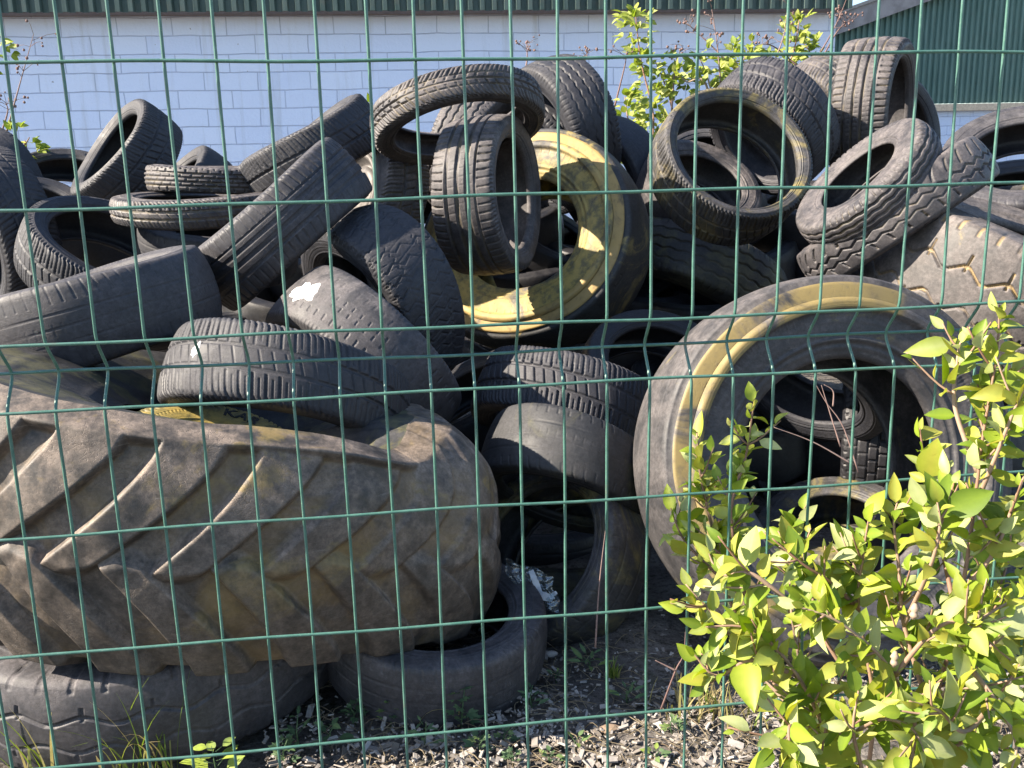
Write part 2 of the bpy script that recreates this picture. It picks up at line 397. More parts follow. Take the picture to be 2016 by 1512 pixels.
# top left
T('t01', 'car_tyre', 'worn car tyre propped steeply at the upper left with a narrow sunlit opening', 213, 288, 124, 79, 140, .31, .24, .215, 'allseason', 'dark')
T('t02', 'car_tyre', 'dark car tyre half hidden behind the steeply propped one at the upper left', 338, 372, 112, 76, 142, .31, .22, .21, 'faint', 'dark', d=5.1)
T('t03', 'car_tyre', 'car tyre lying open side up below the far left end of the white wall', 128, 345, 92, 58, 85, .30, .19, .205, 'faint', 'dark', d=5.2)
T('t04', 'car_tyre', 'car tyre with a dark opening lying just below another at the left edge', 62, 405, 92, 58, 80, .30, .19, .205, 'faint', 'dark', d=4.6)
T('t05', 'car_tyre', 'tyre with curved chevron tread cut off by the left edge of the photo', -62, 470, 158, 70, 195, .33, .24, .22, 'chevron', 'dark', d=3.7)
T('t05b', 'car_tyre', 'smooth dark tyre showing only its round shoulder at the left edge under the bramble', -45, 375, 105, 65, 200, .31, .22, .21, 'faint', 'dark', d=4.9)
T('t06', 'car_tyre', 'car tyre lying with its wide black opening facing up, left of the diagonal striped tyre', 232, 478, 166, 60, 68, .33, .20, .24, 'allseason', 'dark')
T('t07', 'van_tyre', 'nearly bald tyre with a bright dusty upper edge above the tractor tyre at left', 162, 548, 232, 89, 107, .35, .24, .23, 'faint', 'grey', d=2.75, tws=.70)
T('t08', 'small_tyre', 'narrow tyre with a brick-like block tread lying flat on a lichen-dusted one', 428, 330, 134, 89, 89, .29, .105, .19, 'block', 'dusty', d=4.0, N=38)
T('t09', 'car_tyre', 'pale lichen-dusted tyre lying flat directly under the block tread tyre', 392, 385, 166, 87, 92, .33, .105, .22, 'allseason', 'dusty', d=3.7)
T('t09b', 'car_tyre', 'shaded tyre at the bottom of the flat stack left of the diagonal striped tyre', 430, 440, 160, 74, 88, .33, .2, .22, 'faint', 'dark', d=3.85)
T('t10', 'car_tyre', 'ribbed tyre with a sunlit siped edge leaning diagonally across the upper left of the heap', 512, 396, 196, 92, 130, .34, .225, .225, 'rib', 'grey', d=3.15, tws=.74, depth=.006)
T('t11', 'car_tyre', 'tyre with lightning pattern tread behind the white-splashed tyre', 700, 625, 195, 66, 208, .34, .25, .225, 'bolt', 'dark', d=3.2, depth=.005)
T('t12', 'van_tyre', 'worn van tyre with a splash of white paint on its tread', 672, 762, 205, 78, 226, .34, .235, .225, 'worn', 'worn', d=2.98, spin=20, depth=.0022)
T('t13', 'car_tyre', 'tyre with slanted side grooves and bird droppings resting on the tractor tyre', 548, 846, 250, 78, 256, .34, .215, .225, 'allseason', 'dark', d=2.6, spin=12, depth=.005)
T('t13b', 'trailer_tyre', 'small mossy tyre with raised capital letters on its side lying inside the tractor tyre', 412, 885, 175, 58, 84, .25, .15, .13, 'allseason', 'yellow', d=2.32)
T('t13d', 'car_tyre', 'tyre barely seen in the black gap right of the white-splashed tyre', 910, 770, 140, 70, 120, .32, .2, .22, 'faint', 'black', d=3.6, lo=True)
# top middle
T('t14', 'car_tyre', 'upright tyre with straight grooved tread standing in the mouth of the yellow truck tyre', 1018, 380, 155, 71, 5, .305, .25, .21, 'rib', 'dusty', d=3.55)
T('t15', 'truck_tyre', 'big truck tyre stained yellow with lichen, its open side facing the fence', 1022, 458, 222, 33, 140, .50, .31, .25, 'bald', 'yellow', d=3.93, N=60, tmat='shoulder')
T('t16', 'motorbike_tyre', 'narrow tyre poised as a tilted hoop on the very top of the heap', 905, 262, 170, 67, 280, .33, .125, .245, 'chevron', 'dusty', d=3.55, N=54)
T('t17', 'car_tyre', 'tyre with fine wavy grooves standing behind the tilted hoop on top', 1072, 272, 150, 66, 200, .36, .24, .23, 'wave', 'dark', d=4.5)
T('t18', 'car_tyre', 'sunlit tyre with wavy tread seen through the tilted hoop', 965, 312, 130, 68, -22, .33, .22, .22, 'wave', 'dusty', d=4.6)
T('t18b', 'car_tyre', 'tyre whose wavy tread arches just behind the yellow truck tyre', 1052, 318, 132, 58, 215, .33, .22, .22, 'wave', 'dark', d=4.75)
T('t19', 'car_tyre', 'small tyre still on a metal wheel rim, left of the upright grooved tyre', 698, 376, 128, 62, 165, .29, .21, .155, 'allseason', 'dusty', d=3.95)
T('t20', 'car_tyre', 'dark tyre leaning diagonally against the white wall behind the striped tyre', 588, 263, 148, 91, 121, .32, .215, .22, 'allseason', 'dark', d=3.9)
T('t22', 'car_tyre', 'shaded tyre squeezed between the yellow truck tyre and the brambles', 1178, 365, 124, 50, 200, .32, .22, .22, 'faint', 'dark', d=4.65)
# right
T('t21', 'truck_tyre', 'truck tyre with wavy rib tread lying shaded right of the yellow truck tyre', 1335, 600, 200, 75, 252, .50, .27, .285, 'wave', 'green', d=4.6, N=44)
T('t23', 'car_tyre', 'low profile tyre with a large gaping opening and greenish rim, below the brambles', 1457, 297, 158, 44, 55, .33, .225, .262, 'allseason', 'mossy', d=3.75)
T('t24', 'car_tyre', 'tyre with a pale dusty side seen inside the gaping opening', 1392, 352, 108, 58, 60, .30, .2, .19, 'faint', 'dusty', d=4.35)
T('t25', 'car_tyre', 'tyre with arched siped tread and a brown sunlit side behind the gaping one', 1490, 278, 136, 55, 226, .32, .22, .23, 'allseason', 'grey', d=4.3)
T('t26', 'car_tyre', 'slanted tread peeping out beneath the brambles beside the upright four-grooved tyre', 1600, 235, 106, 60, 215, .32, .22, .22, 'chevron', 'dusty', d=5.3)
T('t27', 'car_tyre', 'upright tyre with four straight grooves standing against the green shed', 1772, 222, 136, 78, 1, .34, .265, .24, 'rib4', 'dusty', d=4.4)
T('t27b', 'car_tyre', 'dark tyre showing a sliver behind the upright four-grooved one', 1792, 255, 106, 62, 12, .32, .24, .22, 'faint', 'dark', d=5.1)
T('t28', 'small_tyre', 'small tyre with a pale sunlit side and oval opening tilted on a curved tread tyre', 1684, 342, 150, 70, 134, .255, .12, .14, 'wave', 'dusty', d=3.08)
T('t29', 'car_tyre', 'tyre with deep curved tread cuts leaning under the small pale-sided tyre', 1738, 394, 200, 92, 127, .345, .155, .24, 'curve', 'dusty', d=3.2, N=36)
T('t30', 'car_tyre', 'tyre with a broad black opening lying at the right edge above the zigzag truck tyre', 2018, 300, 166, 54, 95, .34, .21, .22, 'faint', 'grey', d=3.75)
T('t31', 'car_tyre', 'lichen-paled tyre lying under the one with a broad black opening at the right edge', 2000, 408, 146, 72, 98, .33, .18, .22, 'curve', 'mossy', d=3.75)
T('t32', 'truck_tyre', 'truck tyre with a zigzag tread lined in yellow lichen at the right edge', 2040, 470, 322, 84, 66, .53, .38, .285, 'zigzag2', 'lichen', d=3.15, tws=.90, N=26)
T('t33', 'lorry_tyre', 'huge worn lorry tyre standing with a round opening behind the leafy bush', 1672, 915, 372, 29, 3, .53, .33, .285, 'bald', 'ring', stain=-RT*.9+UP*.45, d=2.46, N=70)
T('t34', 'small_tyre', 'small tyre lying in the round opening of the huge lorry tyre', 1640, 1020, 150, 56, 92, .28, .18, .165, 'faint', 'mossy', d=3.3)
T('t35', 'car_tyre', 'tyre with a block tread standing in shadow inside the huge lorry tyre', 1660, 850, 150, 88, 175, .33, .22, .22, 'block', 'black', d=3.75)
T('t36', 'car_tyre', 'tilted siped tyre in shadow at the right inside the huge lorry tyre', 1775, 885, 150, 86, 155, .33, .22, .22, 'allseason', 'black', d=3.6)
T('t37', 'car_tyre', 'rounded tyre in shadow at the left inside the huge lorry tyre', 1470, 960, 140, 70, 30, .33, .22, .22, 'faint', 'black', d=3.6)
T('t38', 'car_tyre', 'tyre with diagonal sipes across its tread lying over a mossy bald one in the middle', 1094, 868, 178, 74, 250, .33, .235, .225, 'allseason', 'dark', d=3.2)
T('t39', 'car_tyre', 'mossy bald tyre with line grooves above the standing tyre with the plastic bag', 1100, 985, 178, 73, 254, .28, .205, .19, 'faint', 'green', d=2.85)
T('t40', 'car_tyre', 'mossy tyre standing on the ground with a plastic bag in its opening', 1052, 1078, 196, 47, 152, .305, .20, .215, 'faint', 'mossy', d=2.8)
T('t41', 'car_tyre', 'tyre lying in the dark opening behind the plastic bag', 1080, 1010, 130, 68, 92, .29, .16, .18, 'faint', 'black', d=3.5)
T('t42', 'car_tyre', 'mossy tread band just behind the plastic bag', 1065, 1100, 150, 80, 88, .30, .17, .2, 'faint', 'green', d=3.25)
T('t45', 'car_tyre', 'rounded tyre crown in shadow at the top inside the huge lorry tyre', 1570, 765, 150, 60, 240, .33, .22, .22, 'faint', 'dark', d=3.4)
T('t46', 'car_tyre', 'shaded tyre ring leaning behind the left side of the huge lorry tyre', 1312, 725, 138, 45, 60, .31, .2, .215, 'faint', 'black', d=3.5)
# on the ground
def ground_tyre(key, name, label, px, py, R, W, Rr, kind, mat, tilt=(0, 0), **kw):
    c = on_z(px, py, W/2)
    return T(key, name, label, 0, 0, 1, 0, 0, R, W, Rr, kind, mat, centre=c, axis=(tilt[0], tilt[1], 1), **kw)
ground_tyre('t43', 'car_tyre', 'bald tyre lying flat on the soil at the lower right of the tractor tyre', 855, 1242, .31, .19, .20, 'faint', 'worn', tilt=(.06, -.10))
ground_tyre('t44', 'truck_tyre', 'truck tyre with zigzag tread lying flat on the ground under the tractor tyre', 318, 1218, .53, .26, .285, 'zigzag2', 'worn', tilt=(.0, -.0), N=22, depth=.006)
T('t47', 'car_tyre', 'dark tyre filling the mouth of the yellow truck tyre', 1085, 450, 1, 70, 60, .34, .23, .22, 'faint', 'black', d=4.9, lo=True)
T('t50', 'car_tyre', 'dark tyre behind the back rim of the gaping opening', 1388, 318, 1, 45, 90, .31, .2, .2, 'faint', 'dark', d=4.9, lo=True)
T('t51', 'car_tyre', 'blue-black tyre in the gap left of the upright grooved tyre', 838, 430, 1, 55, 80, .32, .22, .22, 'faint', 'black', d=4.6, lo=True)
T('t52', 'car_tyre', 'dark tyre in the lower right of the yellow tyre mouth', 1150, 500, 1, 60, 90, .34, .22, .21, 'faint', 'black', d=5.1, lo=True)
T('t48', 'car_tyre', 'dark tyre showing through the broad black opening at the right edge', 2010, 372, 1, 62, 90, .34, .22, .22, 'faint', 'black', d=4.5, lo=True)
# tyres deep in the heap, seen in gaps
LB = {
 '01': 'dark tyre seen inside the wide opening left of the diagonal ribbed tyre',
 '05': 'shadowed tyre in the upper mouth of the yellow truck tyre',
 '06': 'shadowed tyre behind the right shoulder of the yellow truck tyre',
 '07': 'sliver of dark tyre at the bottom of the gaping opening',
 '08': 'dark tyre between the gaping tyre and the small pale-sided tyre',
 '12': 'dark tyre under the lower end of the diagonal ribbed tyre',
 '13': 'dark tyre in the chink between the ribbed and the white-splashed tyres',
 '15': 'dark tyre at the foot of the upright tyre inside the yellow one',
 '16': 'dark tyre underneath the shaded wavy rib truck tyre',
 '17': 'dark tyre in the gap right of the wavy rib truck tyre',
 '18': 'dark tyre just above the crown of the huge lorry tyre',
 '22': 'dark tyre in the gap between the bald tyre and the bird droppings',
 '23': 'dark tyre behind the tyre with bird droppings',
 '26': 'dark tyre behind the shaded ring left of the lorry tyre',
 '27': 'dark tyre in the hollow above the shaded ring by the lorry tyre',
 '34': 'dark tyre in the black gap below the lightning tread tyre',
 '35': 'dark tyre under the lower edge of the yellow truck tyre',
 '37': 'dark tyre seen through the shaded ring left of the lorry tyre',
 '47': 'dark tyre at the upper left inside the huge lorry tyre',
 '410': 'dark tyre at the right edge behind the huge lorry tyre',
 '57': 'dark tyre lying across the left side inside the huge lorry tyre',
 '58': 'dark tyre lying low in the middle inside the huge lorry tyre',
 '59': 'dark tyre behind the bush at the right edge'}
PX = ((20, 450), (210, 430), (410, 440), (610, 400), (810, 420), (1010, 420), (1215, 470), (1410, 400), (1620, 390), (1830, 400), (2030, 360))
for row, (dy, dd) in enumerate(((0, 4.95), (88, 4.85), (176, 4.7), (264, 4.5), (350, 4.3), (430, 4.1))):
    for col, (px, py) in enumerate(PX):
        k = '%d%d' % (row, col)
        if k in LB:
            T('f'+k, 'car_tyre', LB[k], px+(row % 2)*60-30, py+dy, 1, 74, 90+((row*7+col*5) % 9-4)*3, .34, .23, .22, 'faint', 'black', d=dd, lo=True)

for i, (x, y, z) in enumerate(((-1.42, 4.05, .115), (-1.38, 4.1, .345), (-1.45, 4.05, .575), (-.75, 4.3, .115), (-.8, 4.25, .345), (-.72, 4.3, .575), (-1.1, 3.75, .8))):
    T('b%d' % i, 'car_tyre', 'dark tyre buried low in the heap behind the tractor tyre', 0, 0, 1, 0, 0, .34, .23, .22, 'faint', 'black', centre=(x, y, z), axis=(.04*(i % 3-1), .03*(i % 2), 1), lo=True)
def project(p):
    d = Vector(p)-CAM; z = d.dot(FW)
    return PW/2+FPX*d.dot(RT)/z, PH/2-FPX*d.dot(UP)/z, z
# ------------------------------------------------------------------ tractor tyre
def tractor():
    c = P(468, 1000, 2.44); c.z = 0
    ay = Vector((c.x, c.y, 0)).normalized(); axr = Vector((ay.y, -ay.x, 0))
    root = empty('tractor_tyre', c)
    tag(root, 'huge tractor tyre with worn slanted lugs lying on its side at the lower left', 'tyre', 'tyres heaped behind the fence')
    root.rotation_euler = (0, 0, math.atan2(axr.y, axr.x))
    a, b1, b2 = .655, .47, .72
    PITCHL = .215
    def base(t, off, inw=0.):
        ct, st = np.cos(t), np.sin(t)
        e = .86
        bx = (a-inw)*np.sign(ct)*np.abs(ct)**e
        by = -np.where(st > 0, b1-inw, b2-inw)*np.sign(st)*np.abs(st)**np.where(st > 0, e, 1.)
        nx, ny = ct, -st*1.15
        n = np.hypot(nx, ny); nx, ny = nx/n, ny/n
        return bx+nx*off, by+ny*off, nx, ny
    def zlim(t):
        x = np.cos(t); f = np.clip(np.sin(t), 0, 1)
        dent = .03*np.exp(-((x-.62)/.22)**2)*f
        return .715-.15*x+.03*f-dent*.8+.075*np.exp(-((x-1)/.16)**2), .190-.105*x+.045*f
    nu, ns = 1700, 150
    t = np.linspace(0, 2*PI, nu, endpoint=False)
    # arc length by numeric integration so the lugs keep their pitch
    bx, by, _, _ = base(t, 0)
    seg = np.hypot(np.roll(bx, -1)-bx, np.roll(by, -1)-by); arc = np.concatenate([[0], np.cumsum(seg)[:-1]]); L = seg.sum()
    n = int(round(L/PITCHL)); pl = L/n; A = -arc
    s = np.linspace(-1.12, 1.12, ns)
    T2, S = np.meshgrid(t, s, indexing='ij'); A2 = np.repeat(A[:, None], ns, 1)
    aS = np.abs(S)
    def lug(side, ph, slope, wid):
        ss = S*side
        line = slope*ss**1.0 + .03*np.sin(ss*2.2)
        d = (A2-line-ph) ; d = (d/pl-np.round(d/pl))*pl
        w = wid*(.80+.35*np.clip(ss, 0, 1))
        m = (1-sst(w*.5-.006, w*.5+.016, d))*(1-sst(w*.5-.004, w*.5+.015, -d))
        end = sst(-.20, -.02, ss-.9*np.abs(d)/wid*.12)
        return m*end
    h = np.maximum(lug(1, .02, .24, .118), lug(-1, .02+pl*.5, .14, .105))
    wearx = 1-sst(-.15, .55, np.cos(T2))*(.45+.30*sst(-.3, .2, S))
    h = np.maximum(h*wearx, sst(.93, 1.0, S)*(1-sst(.45, .8, np.cos(T2))))
    wearx = 1.
    rs = np.random.RandomState(3)
    dn = sum(rs.uniform(.3, 1)*np.sin(k*T2+rs.uniform(0, 6))*np.cos(m*S*1.6+rs.uniform(0, 6)) for k in (2, 3, 5, 7, 9) for m in (1, 2))
    und = .0045*dn + .0018*np.sin(T2*37+3*np.sin(S*4))*np.sin(S*9+2*np.sin(T2*11))
    off = -.055*aS**2.6 + .036*h*(1-.25*aS)*wearx + und*(1-.4*aS)
    off -= .055*np.clip(S, 0, 2)**3*sst(.45, .95, np.cos(T2)) - .035*sst(.55, .95, np.cos(T2))*(1-S**2*.6)
    # the flank droops at the shoulder
    off -= .05*np.clip(aS-1, 0, 1)/.12
    zt, zb = zlim(T2)
    zz = (zt+zb)/2 + np.clip(S, -1.12, 1.12)*(zt-zb)/2*np.where(aS > 1, 1-.0*aS, 1) + .012*h*np.sign(S)*sst(.85, 1.0, aS)
    zz -= np.sign(S)*np.clip(aS-1.0, 0, 1)*.04
    X, Y, nx, ny = base(T2, off)
    V = np.stack([X, Y, zz], -1)
    link('tread', np_mesh('tread', V.reshape(-1, 3), [grid_faces(nu, ns)], attrs={'groove': (1-h).ravel()*.6}), MATS['tractor'], root)
    edge = {1: V[:, -1, :], -1: V[:, 0, :]}
    for side in (1, -1):
        nq = 22; q = np.linspace(0, 1, nq)
        E_ = edge[side][::3]; tt = t[::3]
        nxe, nye = nx[::3, 0], ny[::3, 0]
        inw = .30*q
        xr = np.clip(np.cos(tt), 0, 1)
        if side > 0: dz = -.15*q[None, :]*(1-.72*xr[:, None]**2) + .02*np.sin(q*PI)[None, :]
        else: dz = .06*q[None, :]**1.5 + 0*xr[:, None]
        ridge = .004*np.exp(-((q-.25)/.03)**2)+.005*np.exp(-((q-.8)/.03)**2)
        Vx = E_[:, None, 0]-nxe[:, None]*inw; Vy = E_[:, None, 1]-nye[:, None]*inw
        Vz = E_[:, None, 2]+dz+side*ridge[None, :]
        link('sidewall', np_mesh('sidewall', np.stack([Vx, Vy, Vz], -1).reshape(-1, 3), [grid_faces(len(tt), nq, flip=side < 0)], attrs={'groove': np.zeros(Vx.size)}), MATS['green'], root)
        edge[side] = np.stack([Vx[:, -1], Vy[:, -1], Vz[:, -1]], -1)
    ni = 20; q = np.linspace(0, 1, ni)
    A_, B_ = edge[1], edge[-1]
    bul = np.sin(q*PI)**.6*.26
    nxe, nye = nx[::3, 0], ny[::3, 0]
    Vx = A_[:, None, 0]*(1-q)+B_[:, None, 0]*q+nxe[:, None]*bul; Vy = A_[:, None, 1]*(1-q)+B_[:, None, 1]*q+nye[:, None]*bul; Vz = A_[:, None, 2]*(1-q)+B_[:, None, 2]*q-np.sin(q*PI*2)[None, :]*-.05
    link('inner_liner', np_mesh('inner_liner', np.stack([Vx, Vy, Vz], -1).reshape(-1, 3), [grid_faces(len(A_), ni, flip=False)], attrs={'groove': np.zeros(Vx.size)}), MATS['dark'], root)
    return root
TRACTOR = tractor()

# raised letters on the small tyre inside it
def letters(key, text, px, py, size, rr, name='raised_letters', depth=.0022):
    D = TYRES[key]; R, Rr = D['R'], D['Rr']; world, inner, (sx, sr), _ = D['parts']['_world']
    r0 = Rr+(R-Rr)*rr
    bpy.context.view_layer.update()
    mw = D['root'].matrix_world
    def surf(th, r, h):
        # outer part of the sidewall profile (before the bead turns in)
        x = np.interp(r, sr[:27][::-1], sx[:27][::-1])
        v = world(np.array(th), np.array(x+h), np.array(r)); return Vector(v)
    best = min(range(720), key=lambda k: (lambda q: (q[0]-px)**2+(q[1]-py)**2)(project(mw @ surf(k*PI/360, r0, 0))))
    th0 = best*PI/360
    cu = bpy.data.curves.new('letters', 'FONT'); cu.body = text; cu.size = size; cu.extrude = .0001; cu.space_character = 1.12; cu.offset = size*.028
    tmp = bpy.data.objects.new('letters', cu); COL.objects.link(tmp)
    dg = bpy.context.evaluated_depsgraph_get()
    me0 = bpy.data.meshes.new_from_object(tmp.evaluated_get(dg))
    vv = [v.co.copy() for v in me0.vertices]; ff = [tuple(p.vertices) for p in me0.polygons]
    bpy.data.objects.remove(tmp); bpy.data.curves.remove(cu); bpy.data.meshes.remove(me0)
    zs = max(v.z for v in vv)
    out = []
    for v in vv:
        th = th0 - v.x/r0          # reads clockwise with tops outward, seen from +Z
        out.append(surf(th, r0+v.y, depth if v.z > 0 else -.004))
    me = bpy.data.meshes.new(name); me.from_pydata(out, [], ff); me.update()
    at = me.attributes.new('groove', 'FLOAT', 'POINT')
    return me, [c for c in D['root'].children if c.name.startswith('sidewall')][0]
me, rt = letters('t13b', 'KAR', 436, 826, .046, .42)
link('raised_letters', me, MATS['letters'], rt)

# white paint on the worn van tyre
def splash(key, px, py, rad_c, rad_a, mat, name):
    D = TYRES[key]; world, _, _, (tw, cr) = D['parts']['_world']; R = D['R']
    bpy.context.view_layer.update(); mw = D['root'].matrix_world
    best = min(((k, v) for k in range(360) for v in np.linspace(-.95, .95, 39)), key=lambda kv: (lambda q, n: (q[0]-px)**2+(q[1]-py)**2+q[2]*900)(project(mw @ Vector(world(np.array(kv[0]*PI/180), np.array(kv[1]*tw), np.array(R-cr*abs(kv[1])**2.4)))), 0))
    th0, v0 = best[0]*PI/180, best[1]
    rs = np.random.RandomState(5); n = 40; ring = 6
    ang = np.linspace(0, 2*PI, n, endpoint=False)
    wob = 1+.22*np.sin(ang*2+1)+.16*np.sin(ang*5+.3)+.10*np.sin(ang*9+2)+rs.uniform(-.08, .08, n)
    pts = [Vector(world(np.array(th0), np.array(v0*tw), np.array(R-cr*abs(v0)**2.4+.0022)))]; F = []
    for j in range(1, ring+1):
        for i in range(n):
            th = th0+rad_c*wob[i]*j/ring*math.cos(ang[i])/R; v = v0+rad_a*wob[i]*j/ring*math.sin(ang[i])/tw + .5*(th-th0)*R/tw*.0
            v = max(-1.0, min(1.0, v))
            pts.append(Vector(world(np.array(th), np.array(v*tw), np.array(R-cr*abs(v)**2.4+(.0022 if j < ring else .0004)))))
    F += [(0, 1+i, 1+(i+1) % n) for i in range(n)]
    for j in range(ring-1):
        F += [(1+j*n+i, 1+(j+1)*n+i, 1+(j+1)*n+(i+1) % n, 1+j*n+(i+1) % n) for i in range(n)]
    m_ = bpy.data.meshes.new(name); m_.from_pydata(pts, [], F); m_.update(); m_.polygons.foreach_set('use_smooth', [True]*len(F))
    o = link(name, m_, mat, [c for c in D['root'].children if c.name.startswith('tread')][0])
def plain(name, col, rough=.6, spec=.4, var=.15, scale=30, metal=0., bump=.2, bdist=.001):
    b = NB(name); co = b.coord('Object'); n = b.noise(co, scale, 5, .6)
    c1 = C(*[max(0, x*(1-var)) for x in col]); c2 = C(*[min(1, x*(1+var)) for x in col])
    return b.done(b.mix(b.ramp(n, .35, .65), c1, c2), rough, spec, b.bump(n, bump, bdist), metal)
splash('t13', 386, 688, .011, .022, plain('droppings', (.62, .62, .64), .6), 'bird_droppings')
splash('t12', 598, 572, .05, .045, plain('white_paint', (.60, .59, .57), .6), 'paint_splash')
D = TYRES['t19']
def rim():
    R, W, Rr = D['R'], D['W'], D['Rr']; hw = W*.42
    prof = [(Rr+.012, hw+.004), (Rr+.008, hw+.012), (Rr-.004, hw+.010), (Rr-.012, hw-.004), (Rr-.030, hw-.03), (Rr-.045, hw-.035), (.115, hw-.02), (.085, hw-.012), (.06, hw-.02), (.035, hw-.015), (.03, hw-.03), (.001, hw-.03)]
    n = 72; th = np.linspace(0, 2*PI, n, endpoint=False)
    V = np.array([[(r*math.cos(a), r*math.sin(a), x) for r, x in prof] for a in th]).reshape(-1, 3)
    link('wheel_rim', np_mesh('wheel_rim', V, [grid_faces(n, len(prof), flip=True)]), plain('rim_metal', (.13, .12, .115), .6, .3, .3, 20, .3), D['root'])
rim()
# ------------------------------------------------------------------ fence
def fence():
    FY = 1.0083; x0 = -.3729; z0 = -.2317+1.30
    zs5 = 0.
    rows = {1: .3513, 2: .2106, 3: .0709, 4: .0353, 5: .0, 6: -.1402, 7: -.2822, 8: -.4244, 9: -.565, 10: -.636, 11: -.706, 12: -.846, 13: -.985, 0: .4915, -1: .563, -2: .634}
    root = empty('fence_panel', (x0+.05*10, FY, 0))
    tag(root, 'green coated welded wire fence panel with a V fold running across it', 'fence')
    inv = Vector(root.location)
    b = NB('green_wire'); co = b.coord('Object'); n1 = b.noise(co, 60, 5, .6); n2 = b.noise(co, 900, 2, .5)
    col = b.mix(b.ramp(n1, .35, .7), C(.045, .125, .098), C(.075, .17, .138))
    col = b.mix(b.math('MULTIPLY', b.ramp(n2, .62, .72), .5), col, C(.25, .3, .25))
    n3 = b.noise(co, 23, 6, .7); col = b.mix(b.math('MULTIPLY', b.ramp(n3, .60, .72), .55), col, C(.11, .105, .085))
    mw = b.done(col, .36, .5, b.bump(n1, .15, .0006))
    FD = .030
    def prof(z):
        return 0
    def vert(i):
        pts = [(.66+.0, 0)]
        tops = [(.634, 0), (.563, FD), (.4915, 0)]
        seq = [(.66, 0), (.634, 0), (.563, FD), (.4915, 0), (.0709, 0), (.0353, FD), (.0, 0), (-.565, 0), (-.636, FD), (-.706, 0), (-1.03, 0)]
        out = []
        for k, (z, y) in enumerate(seq):
            if k in (0, len(seq)-1): out.append((z, y)); continue
            zp, yp = seq[k-1]; zn, yn = seq[k+1]
            f1 = min(.012, abs(z-zp)*.45); f2 = min(.012, abs(z-zn)*.45)
            la = math.hypot(z-zp, y-yp); lb = math.hypot(zn-z, yn-y)
            A = (z+(zp-z)/la*f1, y+(yp-y)/la*f1); B = (z+(zn-z)/lb*f2, y+(yn-y)/lb*f2)
            for t in (0, .25, .5, .75, 1):
                out.append(((1-t)**2*A[0]+2*t*(1-t)*z+t*t*B[0], (1-t)**2*A[1]+2*t*(1-t)*y+t*t*B[1]))
        jx = rnd.uniform(-.0009, .0009); j1, j2, j3 = rnd.uniform(0, 6), rnd.uniform(0, 6), rnd.uniform(.0003, .0013)
        fine = []
        for (za, ya), (zb, yb) in zip(out[:-1], out[1:]):
            kk = max(1, int(abs(zb-za)/.05))
            fine += [(za+(zb-za)*q/kk, ya+(yb-ya)*q/kk) for q in range(kk)]
        out = fine+[out[-1]]
        return [Vector((x0+.05*i+jx+j3*math.sin(z*9+j1), FY+y+j3*.8*math.sin(z*7+j2), z0+z))-inv for z, y in out]
    for i in range(-22, 40):
        m = MB(); m.tube(vert(i), .00175, 8); m.build('vertical_wire', mw, root, True)
    for k in sorted(rows, reverse=True):
        z = rows[k]; y = FD if k in (4, 10, -1) else 0
        pts = [Vector((x0+.05*i, FY+y-.0040+.0006*math.sin(i*.9+k), z0+z+.0013*math.sin(i*.33+k*2)+.0007*math.sin(i*1.1+k*5)-.0000))-inv for i in np.arange(-22.3, 39.5, .6)]
        m = MB(); m.tube(pts, .0018, 8); m.build('horizontal_wire', mw, root, True)
fence()

# ------------------------------------------------------------------ buildings
WY = 8.6
def corrugated(name, x0, x1, z0, z1, y, pitch, dep, mat, parent, topfn=None, tilt=0., org=(0, 0, 0), per=10):
    """trapezoidal sheet facing -Y with thickness"""
    n = int((x1-x0)/pitch); xs = []; ys = []
    for k in range(n+1):
        for f, h in ((0, 0), (.42, 0), (.54, 1), (.88, 1)):
            xs.append(x0+(k+f)*pitch); ys.append(-h*dep)
    V = []; F = []
    for x, h in zip(xs, ys):
        zt = topfn(x) if topfn else z1
        V += [(x-org[0], y+h-org[1]+tilt*0, z0-org[2]), (x-org[0], y+h-org[1], zt-org[2])]
    m = len(xs)
    V += [(v[0], v[1]+.004, v[2]) for v in V]
    o = 2*m
    for k in range(m-1):
        F.append((2*k, 2*k+2, 2*k+3, 2*k+1)); F.append((o+2*k, o+2*k+1, o+2*k+3, o+2*k+2))
        F.append((2*k, o+2*k, o+2*k+2, 2*k+2)); F.append((2*k+1, 2*k+3, o+2*k+3, o+2*k+1))
    me = bpy.data.meshes.new(name); me.from_pydata(V, [], F); me.update()
    return link(name, me, mat, parent)
def sheet_mat(name, c1, c2, streak=.5):
    b = NB(name); co = b.coord('Object'); n = b.noise(b.coord('Object', 2., (6, 1, .5)), 3, 5, .6); n2 = b.noise(co, 9, 5, .6)
    col = b.mix(b.ramp(n, .3, .7), C(*c1), C(*c2)); col = b.mix(b.math('MULTIPLY', b.ramp(n2, .5, .75), streak), col, C(.14, .13, .10))
    return b.done(col, .6, .35, b.bump(n2, .2, .002))
